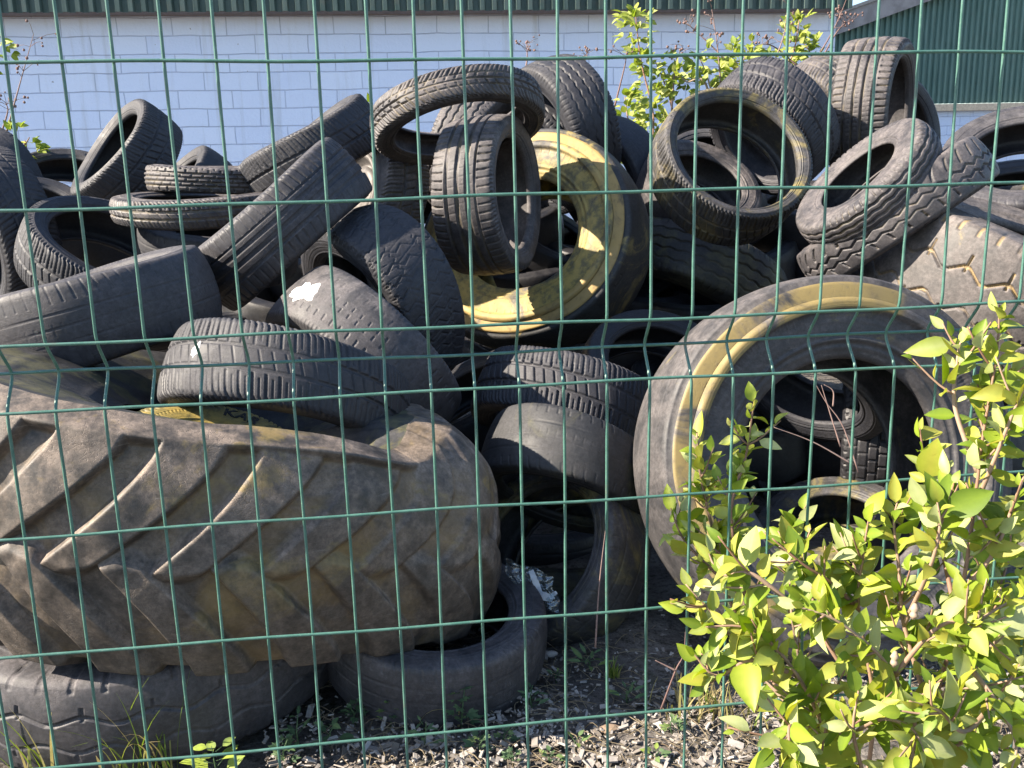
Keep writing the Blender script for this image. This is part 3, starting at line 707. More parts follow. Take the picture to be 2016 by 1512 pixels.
def block_mat():
    b = NB('painted_blockwork')
    co = b.coord('Object'); mp = b.n('Mapping'); b.l(co, mp.inputs[0]); mp.inputs['Rotation'].default_value = (-PI/2, 0, 0)
    # small wobble so that the joints are not ruler-straight
    wn = b.n('TexNoise'); b.l(co, wn.inputs['Vector']); wn.inputs['Scale'].default_value = 2.2; wn.inputs['Detail'].default_value = 5
    vm = b.n('VectorMath', operation='MULTIPLY_ADD'); b.l(wn.outputs['Color'], vm.inputs[0]); vm.inputs[1].default_value = (.040, .040, .040); b.l(mp.outputs[0], vm.inputs[2])
    br = b.n('TexBrick'); b.l(vm.outputs[0], br.inputs['Vector'])
    br.inputs['Scale'].default_value = 1; br.inputs['Brick Width'].default_value = .45; br.inputs['Row Height'].default_value = .15
    br.inputs['Mortar Size'].default_value = .0045; br.inputs['Mortar Smooth'].default_value = .35; br.offset = .5
    br.inputs['Color1'].default_value = C(.69, .78, .99); br.inputs['Color2'].default_value = C(.74, .82, 1.); br.inputs['Mortar'].default_value = C(.56, .63, .82)
    n = b.noise(co, 1.3, 6, .6); n2 = b.noise(co, 40, 5, .65); st = b.noise(b.coord('Object', 4., (5, 1, .35)), 1.6, 5, .6)
    mort = b.math('MULTIPLY', br.outputs['Fac'], b.ramp(n, .36, .6, .12, .9))
    col = b.mix(mort, br.outputs['Color'], C(.45, .52, .68))
    col = b.mix(b.math('MULTIPLY', b.ramp(st, .52, .72), .45), col, C(.44, .47, .52))
    col = b.mix(b.math('MULTIPLY', b.ramp(n2, .60, .76), .25), col, C(.74, .76, .86))
    spot = b.noise(co, 16, 2, .5); col = b.mix(b.math('MULTIPLY', b.ramp(spot, .755, .77), .7), col, C(.2, .19, .18))
    h = b.math('SUBTRACT', b.math('MULTIPLY', n2, .5), b.math('MULTIPLY', br.outputs['Fac'], 1.2))
    h = b.math('ADD', h, b.math('MULTIPLY', b.noise(co, 7, 4, .6), .5))
    return b.done(col, .78, .25, b.bump(h, .8, .010))
BLOCK = block_mat()
def ridge_box(m, x0, x1, y0, y1, z0, z1, org): m.box((x0-org[0], y0-org[1], z0-org[2]), (x1-org[0], y1-org[1], z1-org[2]))
def warehouse():
    xr = on_y(1643, 100, WY).x; org = (0, WY, 0)
    OV = .22; ze = on_y(1000, 21, WY-OV).z
    root = empty('warehouse', org); tag(root, 'long warehouse of white painted blockwork under dark green corrugated cladding', 'building')
    m = MB(); ridge_box(m, -9, xr, WY, WY+7, -.2, ze+.10, org); m.build('block_wall', BLOCK, root)
    gm_ = sheet_mat('dark_green_sheet', (.050, .085, .076), (.105, .150, .135), .40)
    corrugated('corrugated_cladding', -9.05, xr+.03, ze, ze+1.6, WY-OV, .103, .042, gm_, root, org=org)
    m = MB(); ridge_box(m, -9, xr-.02, WY-OV+.004, WY+6.9, ze+.105, ze+1.55, org); m.build('upper_wall', plain('dark_backing', (.05, .055, .05)), root)
    m = MB(); ridge_box(m, -9.0, xr+.01, WY-OV+.006, WY-.003, ze+.004, ze+.03, org); m.build('drip_rail', plain('drip_rail', (.16, .13, .12), .7), root)
    # sheet fixings
    mt = plain('fixing_grey', (.12, .12, .12), .5)
    return root, xr, ze
WH, WXR, WZE = warehouse()
def shed():
    Y = 15.0; org = (0, Y, 0)
    a = on_y(1640, 68, Y); e = on_y(1860, -12, Y); led = on_y(1900, 206, Y)
    slope = (e.z-a.z)/(e.x-a.x); x0 = a.x-3.0; x1 = a.x+9
    root = empty('shed', org); tag(root, 'green corrugated shed with a sloping grey bargeboard behind the heap at the right', 'building')
    gm_ = sheet_mat('green_sheet', (.095, .172, .146), (.145, .235, .20), .2)
    top = lambda x: a.z + slope*(x-a.x)
    xm = a.x+7
    topfn = lambda x: top(x) if x < xm else top(xm)-slope*(x-xm)
    corrugated('corrugated_cladding', x0, x1, led.z+.02, 0, Y, .098, .036, gm_, root, topfn=topfn, org=org)
    m = MB(); ridge_box(m, x0, x1, Y+.02, Y+8, -.2, led.z-.10, org); m.build('block_wall', BLOCK, root)
    m = MB(); ridge_box(m, x0, x1, Y-.09, Y+.3, led.z-.10, led.z+.01, org); m.build('ledge', plain('ledge_stone', (.42, .37, .30), .8), root)
    m = MB()
    V = [(x0-.2, -.16, top(x0-.2)-.02), (xm, -.16, top(xm)-.02), (xm, -.16, top(xm)+.28), (x0-.2, -.16, top(x0-.2)+.28)]
    V += [(v[0], v[1]+.1, v[2]) for v in V]
    m.add(V, [(0,1,2,3),(7,6,5,4),(0,4,5,1),(1,5,6,2),(2,6,7,3),(3,7,4,0)])
    m.build('bargeboard', plain('grey_board', (.30, .27, .26), .7, .3, .2, 4), root)
    m = MB()
    V = [(x0-.2, -.2, top(x0-.2)+.285), (xm, -.2, top(xm)+.285), (xm, 8, top(xm)+.285), (x0-.2, 8, top(x0-.2)+.285)]
    V += [(v[0], v[1], v[2]+.05) for v in V]
    m.add(V, [(0,1,2,3),(7,6,5,4),(0,4,5,1),(1,5,6,2),(2,6,7,3),(3,7,4,0)])
    m.build('roof', plain('roof_sheet', (.2, .2, .2), .7), root)
shed()
# ------------------------------------------------------------------ ground
def ground():
    n = 230; t = np.linspace(-1, 1, n)
    X1 = np.sign(t)*(np.abs(t)*2.6+np.abs(t)**5*120)+.4; Y1 = np.sign(t)*(np.abs(t)*2.6+np.abs(t)**5*120)+2.2
    X, Y = np.meshgrid(X1, Y1, indexing='ij')
    Z = np.zeros_like(X); rs = np.random.RandomState(2)
    for k in range(26):
        f = rs.uniform(2, 22); an = rs.uniform(0, 6.28); Z += .055/f**1.0*np.sin(f*(X*math.cos(an)+Y*math.sin(an))+rs.uniform(0, 6))*.55
    fade = np.exp(-((X-.4)**2+(Y-2.2)**2)/9); Z = Z*fade-.012
    me = np_mesh('ground', np.stack([X, Y, Z], -1).reshape(-1, 3), [grid_faces(n, n, wrap_u=False)])
    b = NB('soil'); co = b.coord('Object'); n1 = b.noise(co, 3.5, 7, .65); n2 = b.noise(co, 45, 6, .7); n3 = b.noise(co, 190, 4, .7)
    col = b.mix(b.ramp(n1, .35, .68), C(.085, .076, .069), C(.19, .172, .155)); col = b.mix(b.ramp(n2, .45, .7), col, C(.032, .028, .022))
    col = b.mix(b.math('MULTIPLY', b.ramp(n3, .56, .7), .5), col, C(.19, .17, .15))
    ms = b.noise(b.coord('Object', 5.), 6, 5, .6); col = b.mix(b.math('MULTIPLY', b.ramp(ms, .58, .7), .5), col, C(.045, .055, .018))
    vd = b.voronoi(co, 60); h = b.math('ADD', b.math('MULTIPLY', n2, .8), b.math('MULTIPLY', vd, .5)); h = b.math('ADD', h, b.math('MULTIPLY', n3, .35))
    o = link('ground', me, b.done(col, .92, .2, b.bump(h, .9, .012)))
    tag(o, kind='structure')
ground()
def tint_mat(name, cols, rough=.7, spec=.3, trans=0., var=.12, bump=.0):
    """colour chosen by the per-point attribute tint along a ramp"""
    b = NB(name); a = b.attr('tint')
    r = b.n('ValToRGB'); el = r.color_ramp.elements
    for i, c in enumerate(cols):
        e = el[i] if i < 2 else el.new(0); 
    for i, c in enumerate(cols):
        el[i].position = i/(len(cols)-1); el[i].color = C(*c)
    b.l(a, r.inputs[0]); n = b.noise(b.coord('Object'), 90, 4, .6)
    col = b.mix(b.math('MULTIPLY', b.ramp(n, .4, .7), var*2), r.outputs[0], C(cols[0][0]*.6, cols[0][1]*.6, cols[0][2]*.6))
    m = b.done(col, rough, spec, b.bump(n, .25, .001))
    if trans > 0:
        tr = b.n('BsdfTranslucent'); mx = b.n('MixShader'); out = b.t.nodes['Material Output']
        g = b.n('HueSaturation'); g.inputs['Saturation'].default_value = 1.12; g.inputs['Value'].default_value = 1.25; b.l(col, g.inputs['Color'])
        b.l(g.outputs[0], tr.inputs[0]); mx.inputs[0].default_value = trans; b.l(b.b.outputs[0], mx.inputs[1]); b.l(tr.outputs[0], mx.inputs[2]); b.l(mx.outputs[0], out.inputs[0])
    return m
def chips():
    m = MB(); r = random.Random(4)
    for k in range(9500):
        px = r.uniform(520, 2100); py = r.uniform(1180, 1620)
        if r.random() > (.12 + .9*max(0, min(1, (py-1270-(0 if px > 800 else 90))/170))): continue
        p = on_z(px, py, 0)
        if p.y < 1.2: continue
        l = r.choice([.004, .005, .006, .008, .010, .014, .020, .030])*r.uniform(.7, 1.4); w = l*r.uniform(.25, .6); t = r.uniform(.0015, .004)
        mt = Matrix.Translation(p+Vector((0, 0, r.uniform(-.002, .012)))) @ Matrix.Rotation(r.uniform(0, 6.28), 4, 'Z') @ Matrix.Rotation(r.gauss(0, .35), 4, 'X') @ Matrix.Rotation(r.gauss(0, .3), 4, 'Y')
        V = [(-l/2, -w/2*r.uniform(.5, 1), 0), (l/2*r.uniform(.7, 1), -w/2, 0), (l/2, w/2*r.uniform(.5, 1), 0), (-l/2*r.uniform(.7, 1), w/2, 0)]
        V = [mt @ Vector((x, y, z)) for x, y, z in V] + [mt @ Vector((x*.92, y*.9, t)) for x, y, z in V]
        m.add(V, [(3,2,1,0),(4,5,6,7),(0,1,5,4),(1,2,6,5),(2,3,7,6),(3,0,4,7)], r.random())
    o = m.build('wood_chips', tint_mat('wood_chip', [(.10, .085, .07), (.27, .24, .21), (.35, .325, .30), (.18, .16, .145), (.44, .415, .385)], .85, .2))
    tag(o, 'grey weathered wood chips scattered over the soil', kind='stuff')
chips()
def blade(m, p, h, lean, w, a, r, segs=6, droop=.6):
    d = Vector((math.cos(a), math.sin(a), 0)); s = Vector((-d.y, d.x, 0)); L = []
    for i in range(segs+1):
        t = i/segs; L.append(p + d*(lean*h*t**1.7) + Vector((0, 0, h*(t-droop*lean*.5*t**2.6))))
    V = []; 
    for i, q in enumerate(L):
        ww = w*(1-(i/segs)**1.6)+.0003; V += [q-s*ww, q+s*ww+d*.0]
    m.add(V, [(2*i, 2*i+1, 2*i+3, 2*i+2) for i in range(segs)], r)
GRASS = tint_mat('grass_blade', [(.10, .16, .025), (.19, .25, .04), (.30, .27, .10), (.36, .29, .16)], .55, .35, .35)
STRAW = tint_mat('dry_grass', [(.20, .16, .10), (.30, .25, .17), (.16, .12, .08)], .8, .2, .2)
def tuft(label, px, py, n, h, spread, seed, dry=.25, mat=GRASS, group='grass tufts along the fence'):
    r = random.Random(seed); c = on_z(px, py, 0); m = MB()
    for k in range(n):
        p = Vector((r.gauss(0, spread), r.gauss(0, spread*.6), -.01)); hh = h*r.uniform(.45, 1.05)
        blade(m, p, hh, r.uniform(.1, .75), r.uniform(.0014, .0036), r.uniform(0, 6.28), (r.uniform(.7, 1.) if r.random() < dry else r.uniform(0, .6)), droop=r.uniform(.3, 1.1))
    o = m.build('grass_tuft', mat); o.location = c; tag(o, label, 'grass', group)
tuft('fresh grass with tall lit blades at the bottom left corner', 95, 1535, 14, .28, .03, 1, .2)
tuft('tall thin grass in front of the lying zigzag tyre, second from the left', 265, 1530, 24, .30, .03, 2, .35)
tuft('long arching grass stems between the tall grass and the broad leaved weed', 335, 1525, 8, .30, .015, 9, .3)
tuft('short grass and straw under the leafy bush', 1520, 1420, 40, .12, .07, 3, .75)
tuft('dry grass clump left of the leafy bush', 1385, 1400, 60, .13, .05, 4, .85)
tuft('straw strewn small clump beside the bald tyre', 850, 1420, 12, .13, .03, 5, .85)
tuft('thin green grass at the foot of the huge lorry tyre', 1205, 1335, 24, .08, .008, 6, .05)
def straw():
    m = MB(); r = random.Random(8)
    for k in range(900):
        px = r.uniform(560, 2050); py = r.uniform(1240, 1560); p = on_z(px, py, .004); a = r.uniform(0, 6.28); l = r.uniform(.02, .12)
        d = Vector((math.cos(a), math.sin(a), 0)); s = Vector((-d.y, d.x, 0))
        pts = [p, p+d*l*.5+s*l*r.uniform(-.15, .15)+Vector((0, 0, r.uniform(0, .02))), p+d*l+Vector((0, 0, r.uniform(-.004, .014)))]
        m.tube(spline(pts, 6), r.uniform(.0005, .0012), 4, r.random())
    tag(m.build('plant_litter', STRAW), 'fallen straw and thin dead twigs lying on the soil', kind='stuff')
straw()

# ------------------------------------------------------------------ plants
def leaf(m, base, d, nrm, L, Wd, tint, curl=.25, fold=.25, tip=1.6, seg=6):
    """lens-shaped leaf folded on its midrib, base point, direction d, face normal nrm"""
    d = d.normalized(); s = d.cross(nrm).normalized(); nrm = s.cross(d).normalized()
    V = []
    for i in range(seg+1):
        t = i/seg
        w = Wd*.5*(math.sin(PI*min(1, t**.82)))**.85*(1-.25*t) if 0 < i < seg else 0
        cpt = base + d*(L*(t-.10*curl*t*t)) - nrm*(L*curl*t*t*.55)
        V += [cpt - s*w + nrm*(w*fold*1.2), cpt - nrm*0, cpt + s*w + nrm*(w*fold*1.2)]
    F = []
    for i in range(seg):
        a = 3*i; F += [(a, a+1, a+4, a+3), (a+1, a+2, a+5, a+4)]
    m.add(V, F, [min(1, tint+(.13 if k % 3 == 1 else 0)) for k in range(len(V))])
LEAF = tint_mat('bush_leaf', [(.09, .155, .015), (.17, .25, .022), (.26, .33, .032), (.33, .32, .05), (.33, .39, .08), (.42, .46, .22)], .5, .4, .36, .06)
BARK = tint_mat('twig_bark', [(.22, .12, .08), (.30, .20, .14), (.34, .27, .20)], .65, .3)
DEAD = tint_mat('dead_stem', [(.16, .10, .09), (.26, .19, .17)], .8, .2)

def leafy(m, pts, r, n, size, start=.25, tmin=0., tmax=1., spreadup=.5, wid=.57):
    """alternate leaves along a stem"""
    P_ = spline(pts, 40)
    for k in range(n):
        t = start+(1-start)*((k+.5)/n); i = min(38, int(t*39)); p = P_[i]; tan = (P_[i+1]-P_[i]).normalized()
        ang = k*2.4+r.uniform(-.5, .5); o = tan.orthogonal().normalized(); o = Quaternion(tan, ang) @ o
        d = (tan*r.uniform(.25, .9) + o*r.uniform(.6, 1.1) + Vector((0, 0, -.12)))
        if k >= n-2: d = tan + o*.35
        nr = (Vector((-.5, -.35, .8)) + Vector((r.gauss(0, .55), r.gauss(0, .55), r.gauss(0, .45))))
        L = size*r.uniform(.5, 1.2)*(1.55 if r.random() < .13 else 1)*(1-.30*(t > .85))
        tt = r.uniform(tmin, tmax*.8) if r.random() > .16 else r.uniform(.85, 1)
        leaf(m, p+o*.002, d, nr, L, L*r.uniform(wid*.82, wid*1.2), tt, r.uniform(-.2, .85), r.uniform(.1, .6))
def bush():
    r = random.Random(21)
    bp = Vector((.62, 1.17, 0)); root = empty('leafy_bush', bp)
    tag(root, 'bright green leafy bush growing through the fence at the lower right', 'bush')
    inv = lambda p: Vector(p)-bp
    leaves = MB(); 
    hub = P(1690, 1640, 1.15)
    B = [ # pixel paths with depth
     [(1690, 1640, 1.15), (1560, 1400, 1.14), (1470, 1180, 1.14), (1440, 1010, 1.14), (1468, 900, 1.14), (1487, 775, 1.14)],
     [(1560, 1400, 1.16), (1440, 1190, 1.18), (1400, 1030, 1.18), (1378, 930, 1.18), (1372, 850, 1.18)],
     [(1690, 1640, 1.1), (1830, 1400, 1.04), (1890, 1180, 1.0), (1918, 1000, .99), (1935, 860, .985), (1962, 700, .985), (1968, 600, .985)],
     [(1880, 1200, 1.02), (1850, 1060, 1.06), (1825, 940, 1.08), (1810, 838, 1.08)],
     [(1918, 1000, .99), (1960, 900, .96), (2000, 800, .95), (2040, 720, .95)],
     [(1925, 930, .99), (1880, 800, 1.0), (1886, 700, 1.0), (1893, 668, 1.0)],
     [(1690, 1640, 1.12), (1720, 1400, 1.10), (1690, 1200, 1.08), (1700, 1090, 1.06), (1712, 1010, 1.05)],
     [(1690, 1640, 1.12), (1640, 1480, 1.0), (1570, 1330, .96), (1480, 1240, .95), (1370, 1235, .95)],
     [(1640, 1480, 1.05), (1500, 1330, 1.08), (1430, 1240, 1.1), (1350, 1150, 1.1)],
     [(1570, 1330, .97), (1480, 1300, .95), (1410, 1330, .95), (1360, 1280, .95)],
     [(1690, 1640, 1.0), (1620, 1520, .93), (1560, 1430, .9), (1555, 1470, .88), (1570, 1500, .87)],
     [(1690, 1640, 1.1), (1800, 1480, 1.0), (1760, 1330, .95), (1660, 1230, .93), (1560, 1190, .93)],
     [(1800, 1480, 1.0), (1900, 1330, .95), (1890, 1260, .93), (1960, 1200, .92), (2030, 1170, .92)],
     [(1890, 1290, .95), (1960, 1380, .92), (2000, 1460, .9), (1990, 1520, .88)],
     [(1760, 1330, .95), (1840, 1240, .93), (1900, 1230, .92), (1990, 1300, .9)],
     [(1830, 1400, 1.04), (1780, 1230, 1.05), (1770, 1120, 1.05), (1760, 1030, 1.05), (1770, 975, 1.05)],
     [(1890, 1180, 1.0), (1960, 1080, .98), (2000, 980, .97), (2030, 900, .97)],
     [(1690, 1640, 1.2), (1600, 1400, 1.25), (1560, 1220, 1.28), (1555, 1080, 1.28), (1548, 1010, 1.28)],
     [(1720, 1400, 1.1), (1620, 1250, 1.1), (1590, 1130, 1.12), (1560, 1060, 1.12)],
     [(1640, 1480, 1.05), (1720, 1420, .95), (1790, 1430, .92), (1820, 1480, .9)],
     [(1690, 1640, 1.3), (1900, 1450, 1.25), (2000, 1320, 1.2), (2060, 1220, 1.2)],
     [(1900, 1450, 1.25), (1940, 1250, 1.2), (1985, 1100, 1.2), (1990, 1020, 1.2)],
     [(1470, 1180, 1.14), (1400, 1120, 1.15), (1345, 1060, 1.16), (1320, 1000, 1.16)],
     [(1600, 1400, 1.2), (1500, 1290, 1.22), (1450, 1130, 1.22), (1430, 1080, 1.22)],
     [(1780, 1230, 1.05), (1830, 1120, .98), (1850, 1040, .96), (1845, 985, .96)],
     [(1960, 1380, .95), (1900, 1440, .9), (1850, 1400, .88), (1790, 1380, .87)],
     [(1690, 1640, 1.1), (1780, 1500, 1.02), (1880, 1470, .96), (1940, 1430, .92)],
     [(1690, 1640, 1.0), (1700, 1540, .95), (1680, 1440, .92), (1690, 1360, .92)],
     [(1830, 1400, 1.0), (1920, 1300, .98), (1990, 1230, .97), (2060, 1080, .97)],
     [(1720, 1400, 1.08), (1790, 1290, 1.06), (1860, 1190, 1.05), (1930, 1120, 1.05)],
     [(1690, 1200, 1.08), (1640, 1150, 1.06), (1580, 1110, 1.05), (1520, 1060, 1.05)],
     [(1560, 1190, .95), (1480, 1130, .95), (1420, 1130, .96), (1390, 1080, .97)],
    ]
    trunk = MB(); trunk.tube([inv(bp+Vector((0, 0, -.05))), inv(bp+Vector((.01, -.01, .12))), inv(hub)], [.017, .014, .011], 10, .5)
    trunk.build('trunk', BARK, root, True)
    sizes = []
    for bi, path in enumerate(B):
        pts = [inv(P(*q)) for q in path]
        st = MB(); ps = spline(pts, 26)
        st.tube(ps, [.0022*(1-i/25)+.0009 for i in range(26)], 6, r.uniform(.0, .7))
        ln = sum((ps[i+1]-ps[i]).length for i in range(25))
        leafy(leaves, pts, r, int(ln/.0102), .0325, .22 if bi < 7 else .16)
        # side twigs
        for k in range(int(ln/.042)):
            t = r.uniform(.2, .92); i = int(t*24); p = ps[i]; tan = (ps[i+1]-ps[i]).normalized()
            o = Quaternion(tan, r.uniform(0, 6.28)) @ tan.orthogonal().normalized()
            o.y *= .55
            l = r.uniform(.03, .085)*(1-.45*t)
            q = [p, p+(tan*.5+o*.7)*l*.5, p+(tan*.7+o*.9)*l+Vector((0, 0, .006))]
            st.tube(spline(q, 6), [.0015, .0014, .0013, .0012, .001, .0008], 5, r.uniform(0, .6))
            leafy(leaves, q, r, max(4, int(l/.0108)), .030, .1)
        st.build('branch', BARK, root, True)
    leaves.build('foliage', LEAF, root, True)
    # catkins on the branches
    for px, py, d in ((1763, 1290, .925), (1802, 1196, .92)):
        k = MB(); p0 = inv(P(px, py-8, d)); p1 = inv(P(px-4, py+24, d)); n = 9
        k.tube([p0.lerp(p1, i/(n-1)) for i in range(n)], [.0015]+[.0038+.001*((i*7) % 3-1) for i in range(n-2)]+[.0012], 7, .8)
        k.build('catkin', BARK, root, True)
bush()
BRLEAF = tint_mat('bramble_leaf', [(.13, .20, .03), (.24, .31, .05), (.35, .40, .09), (.45, .47, .16)], .55, .35, .4, .08)
def bramble(label, base, paths, dead, seed, size, dens):
    r = random.Random(seed); b0 = P(*base); b0.z = 0; root = empty('bramble', b0); tag(root, label, 'bramble', 'brambles in front of the wall')
    inv = lambda p: Vector(p)-b0
    lv = MB()
    for path in paths:
        pts = [inv(P(*q)) for q in path]; pts = [Vector((pts[0].x*.6, pts[0].y*.6, 0))]+pts
        ps = spline(pts, 30); st = MB(); st.tube(ps, [.007*(1-i/29)+.0025 for i in range(30)], 6, r.random()); st.build('stem', BARK, root, True)
        vis = inv(P(*path[0]))
        up = spline([inv(P(*q)) for q in path], 24)
        ln = sum((up[i+1]-up[i]).length for i in range(23))
        for k in range(int(ln*dens)):
            i = r.randrange(23); p = up[i]; tan = (up[i+1]-up[i]).normalized(); o = Quaternion(tan, r.uniform(0, 6.28)) @ tan.orthogonal().normalized()
            e = p+o*size*r.uniform(.4, 1.5)+tan*size*.3
            st2 = [p, e]
            d0 = (e-p).normalized()
            for da in (-.9, 0, .9) if r.random() < .7 else (0,):
                dd = Quaternion(Vector((0, -.6, .8)), da) @ d0
                leaf(lv, e, dd+Vector((0, 0, .1)), Vector((-.4, -.5, .75))+Vector((r.gauss(0, .4), r.gauss(0, .4), r.gauss(0, .3))), size*r.uniform(.7, 1.2), size*r.uniform(.5, .75), r.random(), r.uniform(0, .5), r.uniform(.1, .4), seg=4)
    lv.build('foliage', BRLEAF, root, True)
    for path in dead:
        pts = [inv(P(*q)) for q in path]; ps = spline(pts, 20); st = MB(); st.tube(ps, [.0042*(1-i/19)+.0016 for i in range(20)], 5, r.random())
        tip = ps[-1]
        for k in range(9):     # dried berry heads on little stalks
            i = r.randrange(9, 20); p = ps[i]; q = p+Vector((r.gauss(0, .045), r.gauss(0, .04), r.uniform(.0, .06)))
            st.tube([p, p.lerp(q, .6)+Vector((0, 0, .006)), q], [.0016, .0014, .001], 4, r.random())
            for j in range(r.choice((1, 2, 3))):
                c = q+Vector((r.gauss(0, .010), r.gauss(0, .010), r.gauss(0, .010))); rr = r.uniform(.005, .0095)
                st.tube([c-Vector((0, 0, rr)), c-Vector((0, 0, rr*.5)), c+Vector((0, 0, rr*.5)), c+Vector((0, 0, rr))], [.001, rr*.9, rr*.9, .001], 5, .2)
        st.build('dry_stem', DEAD, root, True)
bramble('sunlit bramble with dry berry heads between the wall and the right half of the heap', (1420, 300, 5.7),
 [[(1290, 330, 5.3), (1285, 220, 5.4), (1262, 120, 5.4), (1250, 20, 5.4)], [(1330, 300, 5.5), (1320, 200, 5.5), (1290, 120, 5.5)], [(1400, 250, 5.6), (1395, 160, 5.6), (1370, 100, 5.6)], [(1470, 210, 5.7), (1480, 150, 5.7), (1430, 110, 5.7)], [(1520, 200, 5.7), (1560, 110, 5.7), (1575, 30, 5.7)], [(1540, 200, 5.6), (1500, 140, 5.6), (1420, 140, 5.6)], [(1590, 190, 5.8), (1600, 120, 5.8), (1580, 80, 5.8)], [(1270, 330, 5.2), (1240, 250, 5.2), (1230, 190, 5.2)], [(1400, 220, 5.4), (1350, 160, 5.4), (1330, 150, 5.4)], [(1440, 240, 5.5), (1450, 150, 5.5), (1480, 90, 5.5)]],
 [[(1420, 180, 5.5), (1412, 90, 5.5), (1400, 10, 5.5)], [(1500, 170, 5.5), (1540, 80, 5.5), (1552, 0, 5.5)], [(1580, 160, 5.5), (1640, 60, 5.5), (1670, -10, 5.5)], [(1460, 150, 5.6), (1390, 80, 5.6), (1345, 40, 5.6)], [(1600, 150, 5.5), (1650, 60, 5.5), (1685, 35, 5.5)], [(1210, 210, 5.3), (1230, 130, 5.3), (1232, 110, 5.3)], [(1570, 130, 5.6), (1520, 90, 5.6), (1480, 90, 5.6)], [(1320, 250, 5.4), (1330, 130, 5.4), (1345, 90, 5.4)]], 31, .064, 130)
bramble('bramble with a bare stem and black berries at the left edge of the wall', (10, 420, 5.4),
 [[(40, 330, 5.1), (30, 280, 5.1), (20, 270, 5.1)], [(55, 330, 5.2), (50, 290, 5.2), (58, 270, 5.2)], [(-40, 200, 5.2), (-20, 110, 5.2), (0, 70, 5.2)]],
 [[(10, 270, 5.1), (35, 180, 5.1), (66, 68, 5.1)], [(0, 270, 5.1), (15, 220, 5.1), (10, 200, 5.1)]], 32, .065, 60)
bramble('few bramble leaves peeping behind the dark leaning tyre', (740, 330, 5.4), [[(738, 300, 5.3), (735, 225, 5.3), (722, 200, 5.3)]], [[(1150, 150, 5.6), (1152, 120, 5.6), (1155, 105, 5.6)], [(1036, 130, 5.6), (1038, 110, 5.6), (1036, 88, 5.6)]], 33, .06, 22)

WEED = tint_mat('weed_leaf', [(.045, .085, .045), (.075, .13, .06), (.11, .17, .07), (.30, .38, .06)], .6, .3, .25)
def weed(label, px, py, n, h, size, seed, kind='lobed', tmin=0., tmax=.7, z=0.):
    r = random.Random(seed); c = on_z(px, py, z); root = empty('weed', c); tag(root, label, 'weed', 'weeds on the soil')
    lv = MB(); st = MB()
    st.tube([(0, 0, -.01), (r.gauss(0, .004), 0, h*.5), (r.gauss(0, .008), r.gauss(0, .008), h)], [.0022, .0018, .001], 5, .3)
    for k in range(n):
        t = (k+.6)/n; a = k*2.4+r.uniform(-.3, .3); e = Vector((math.cos(a), math.sin(a), r.uniform(.1, .75)))
        p = Vector((0, 0, h*t)); L = size*(1.15-.5*t)*r.uniform(.8, 1.15)
        q = p+e.normalized()*L*.6; st.tube([p, q], [.001, .0007], 4, .2)
        nr = Vector((0, -.25, 1))+Vector((r.gauss(0, .3), r.gauss(0, .3), 0)); tt = r.uniform(tmin, tmax)
        if kind == 'lobed':
            for da, s in ((0, 1.), (.65, .8), (-.65, .8), (1.25, .55), (-1.25, .55)):
                leaf(lv, q-e*L*.12, Quaternion(nr.normalized(), da) @ e, nr, L*.75*s, L*.32*s, tt, .2, .15, seg=4)
        else:
            leaf(lv, q, e, nr, L*1.15, L*(.75 if kind == 'round' else .36), tt, .3, .2, seg=5)
    st.build('stem', WEED, root, True); lv.build('foliage', WEED, root, True)
weed('lobed mugwort weed right of centre at the foot of the bald tyre', 908, 1430, 14, .10, .045, 1)
weed('small lobed weed with a reddish leaf left of the larger mugwort', 768, 1425, 9, .07, .035, 2, tmin=.2)
weed('bluish lobed weed on the wood chips below the mugwort', 945, 1480, 8, .04, .035, 3)
weed('second lobed seedling pressed against the wood chips, right of the bluish one', 992, 1462, 7, .03, .03, 4)
weed('sunlit broad leaved weed at the bottom edge left of centre', 430, 1530, 10, .075, .045, 5, 'round', .75, 1.)
weed('narrow leaved weed on bare soil near the standing mossy tyre', 1160, 1318, 9, .04, .04, 6, 'narrow', .3, .8)
weed('star shaped seedling between the bald tyre and the narrow leaved weed', 1095, 1338, 6, .025, .022, 7, 'narrow', .3, .8)
weed('small round leaved weed under the zigzag tyre on the ground', 650, 1460, 6, .05, .03, 8, 'round', .1, .6)
weed('upright leafy weed in the shade between the two lying tyres', 590, 1475, 8, .09, .035, 9, 'narrow', .1, .6)
weed('little round leaved seedling on the wood chips', 1135, 1470, 4, .02, .022, 10, 'round', .5, .8)
weed('pale green rosette on the wood chips at the bottom centre', 1085, 1500, 7, .02, .024, 12, 'round', .3, .7)
weed('lobed weed between the broad leaved weed and the round leaved one', 560, 1500, 9, .06, .036, 13, 'lobed', .1, .5)
weed('slender leafy weed between the small lobed weed and the mugwort', 835, 1470, 8, .07, .028, 14, 'narrow', .1, .6)
weed('lobed weed at the very bottom right of the mugwort', 1010, 1505, 8, .03, .03, 15, 'lobed', .1, .5)
weed('leafy weed on the soil halfway between the standing mossy tyre and the bush', 1235, 1385, 9, .045, .034, 16, 'narrow', .2, .7)
weed('small lobed weed at the foot of the dry grass clump', 1325, 1445, 8, .04, .03, 17, 'lobed', .2, .7)
weed('tiny round leaved weed beside the grey stone', 1290, 1495, 6, .025, .022, 18, 'round', .3, .8)
weed('lobed weed hugging the right end of the lying zigzag tyre', 700, 1420, 9, .05, .036, 19, 'lobed', 0, .5)
weed('dark weed at the right edge of the bald tyre', 1048, 1395, 8, .06, .03, 11, 'narrow', 0, .4)
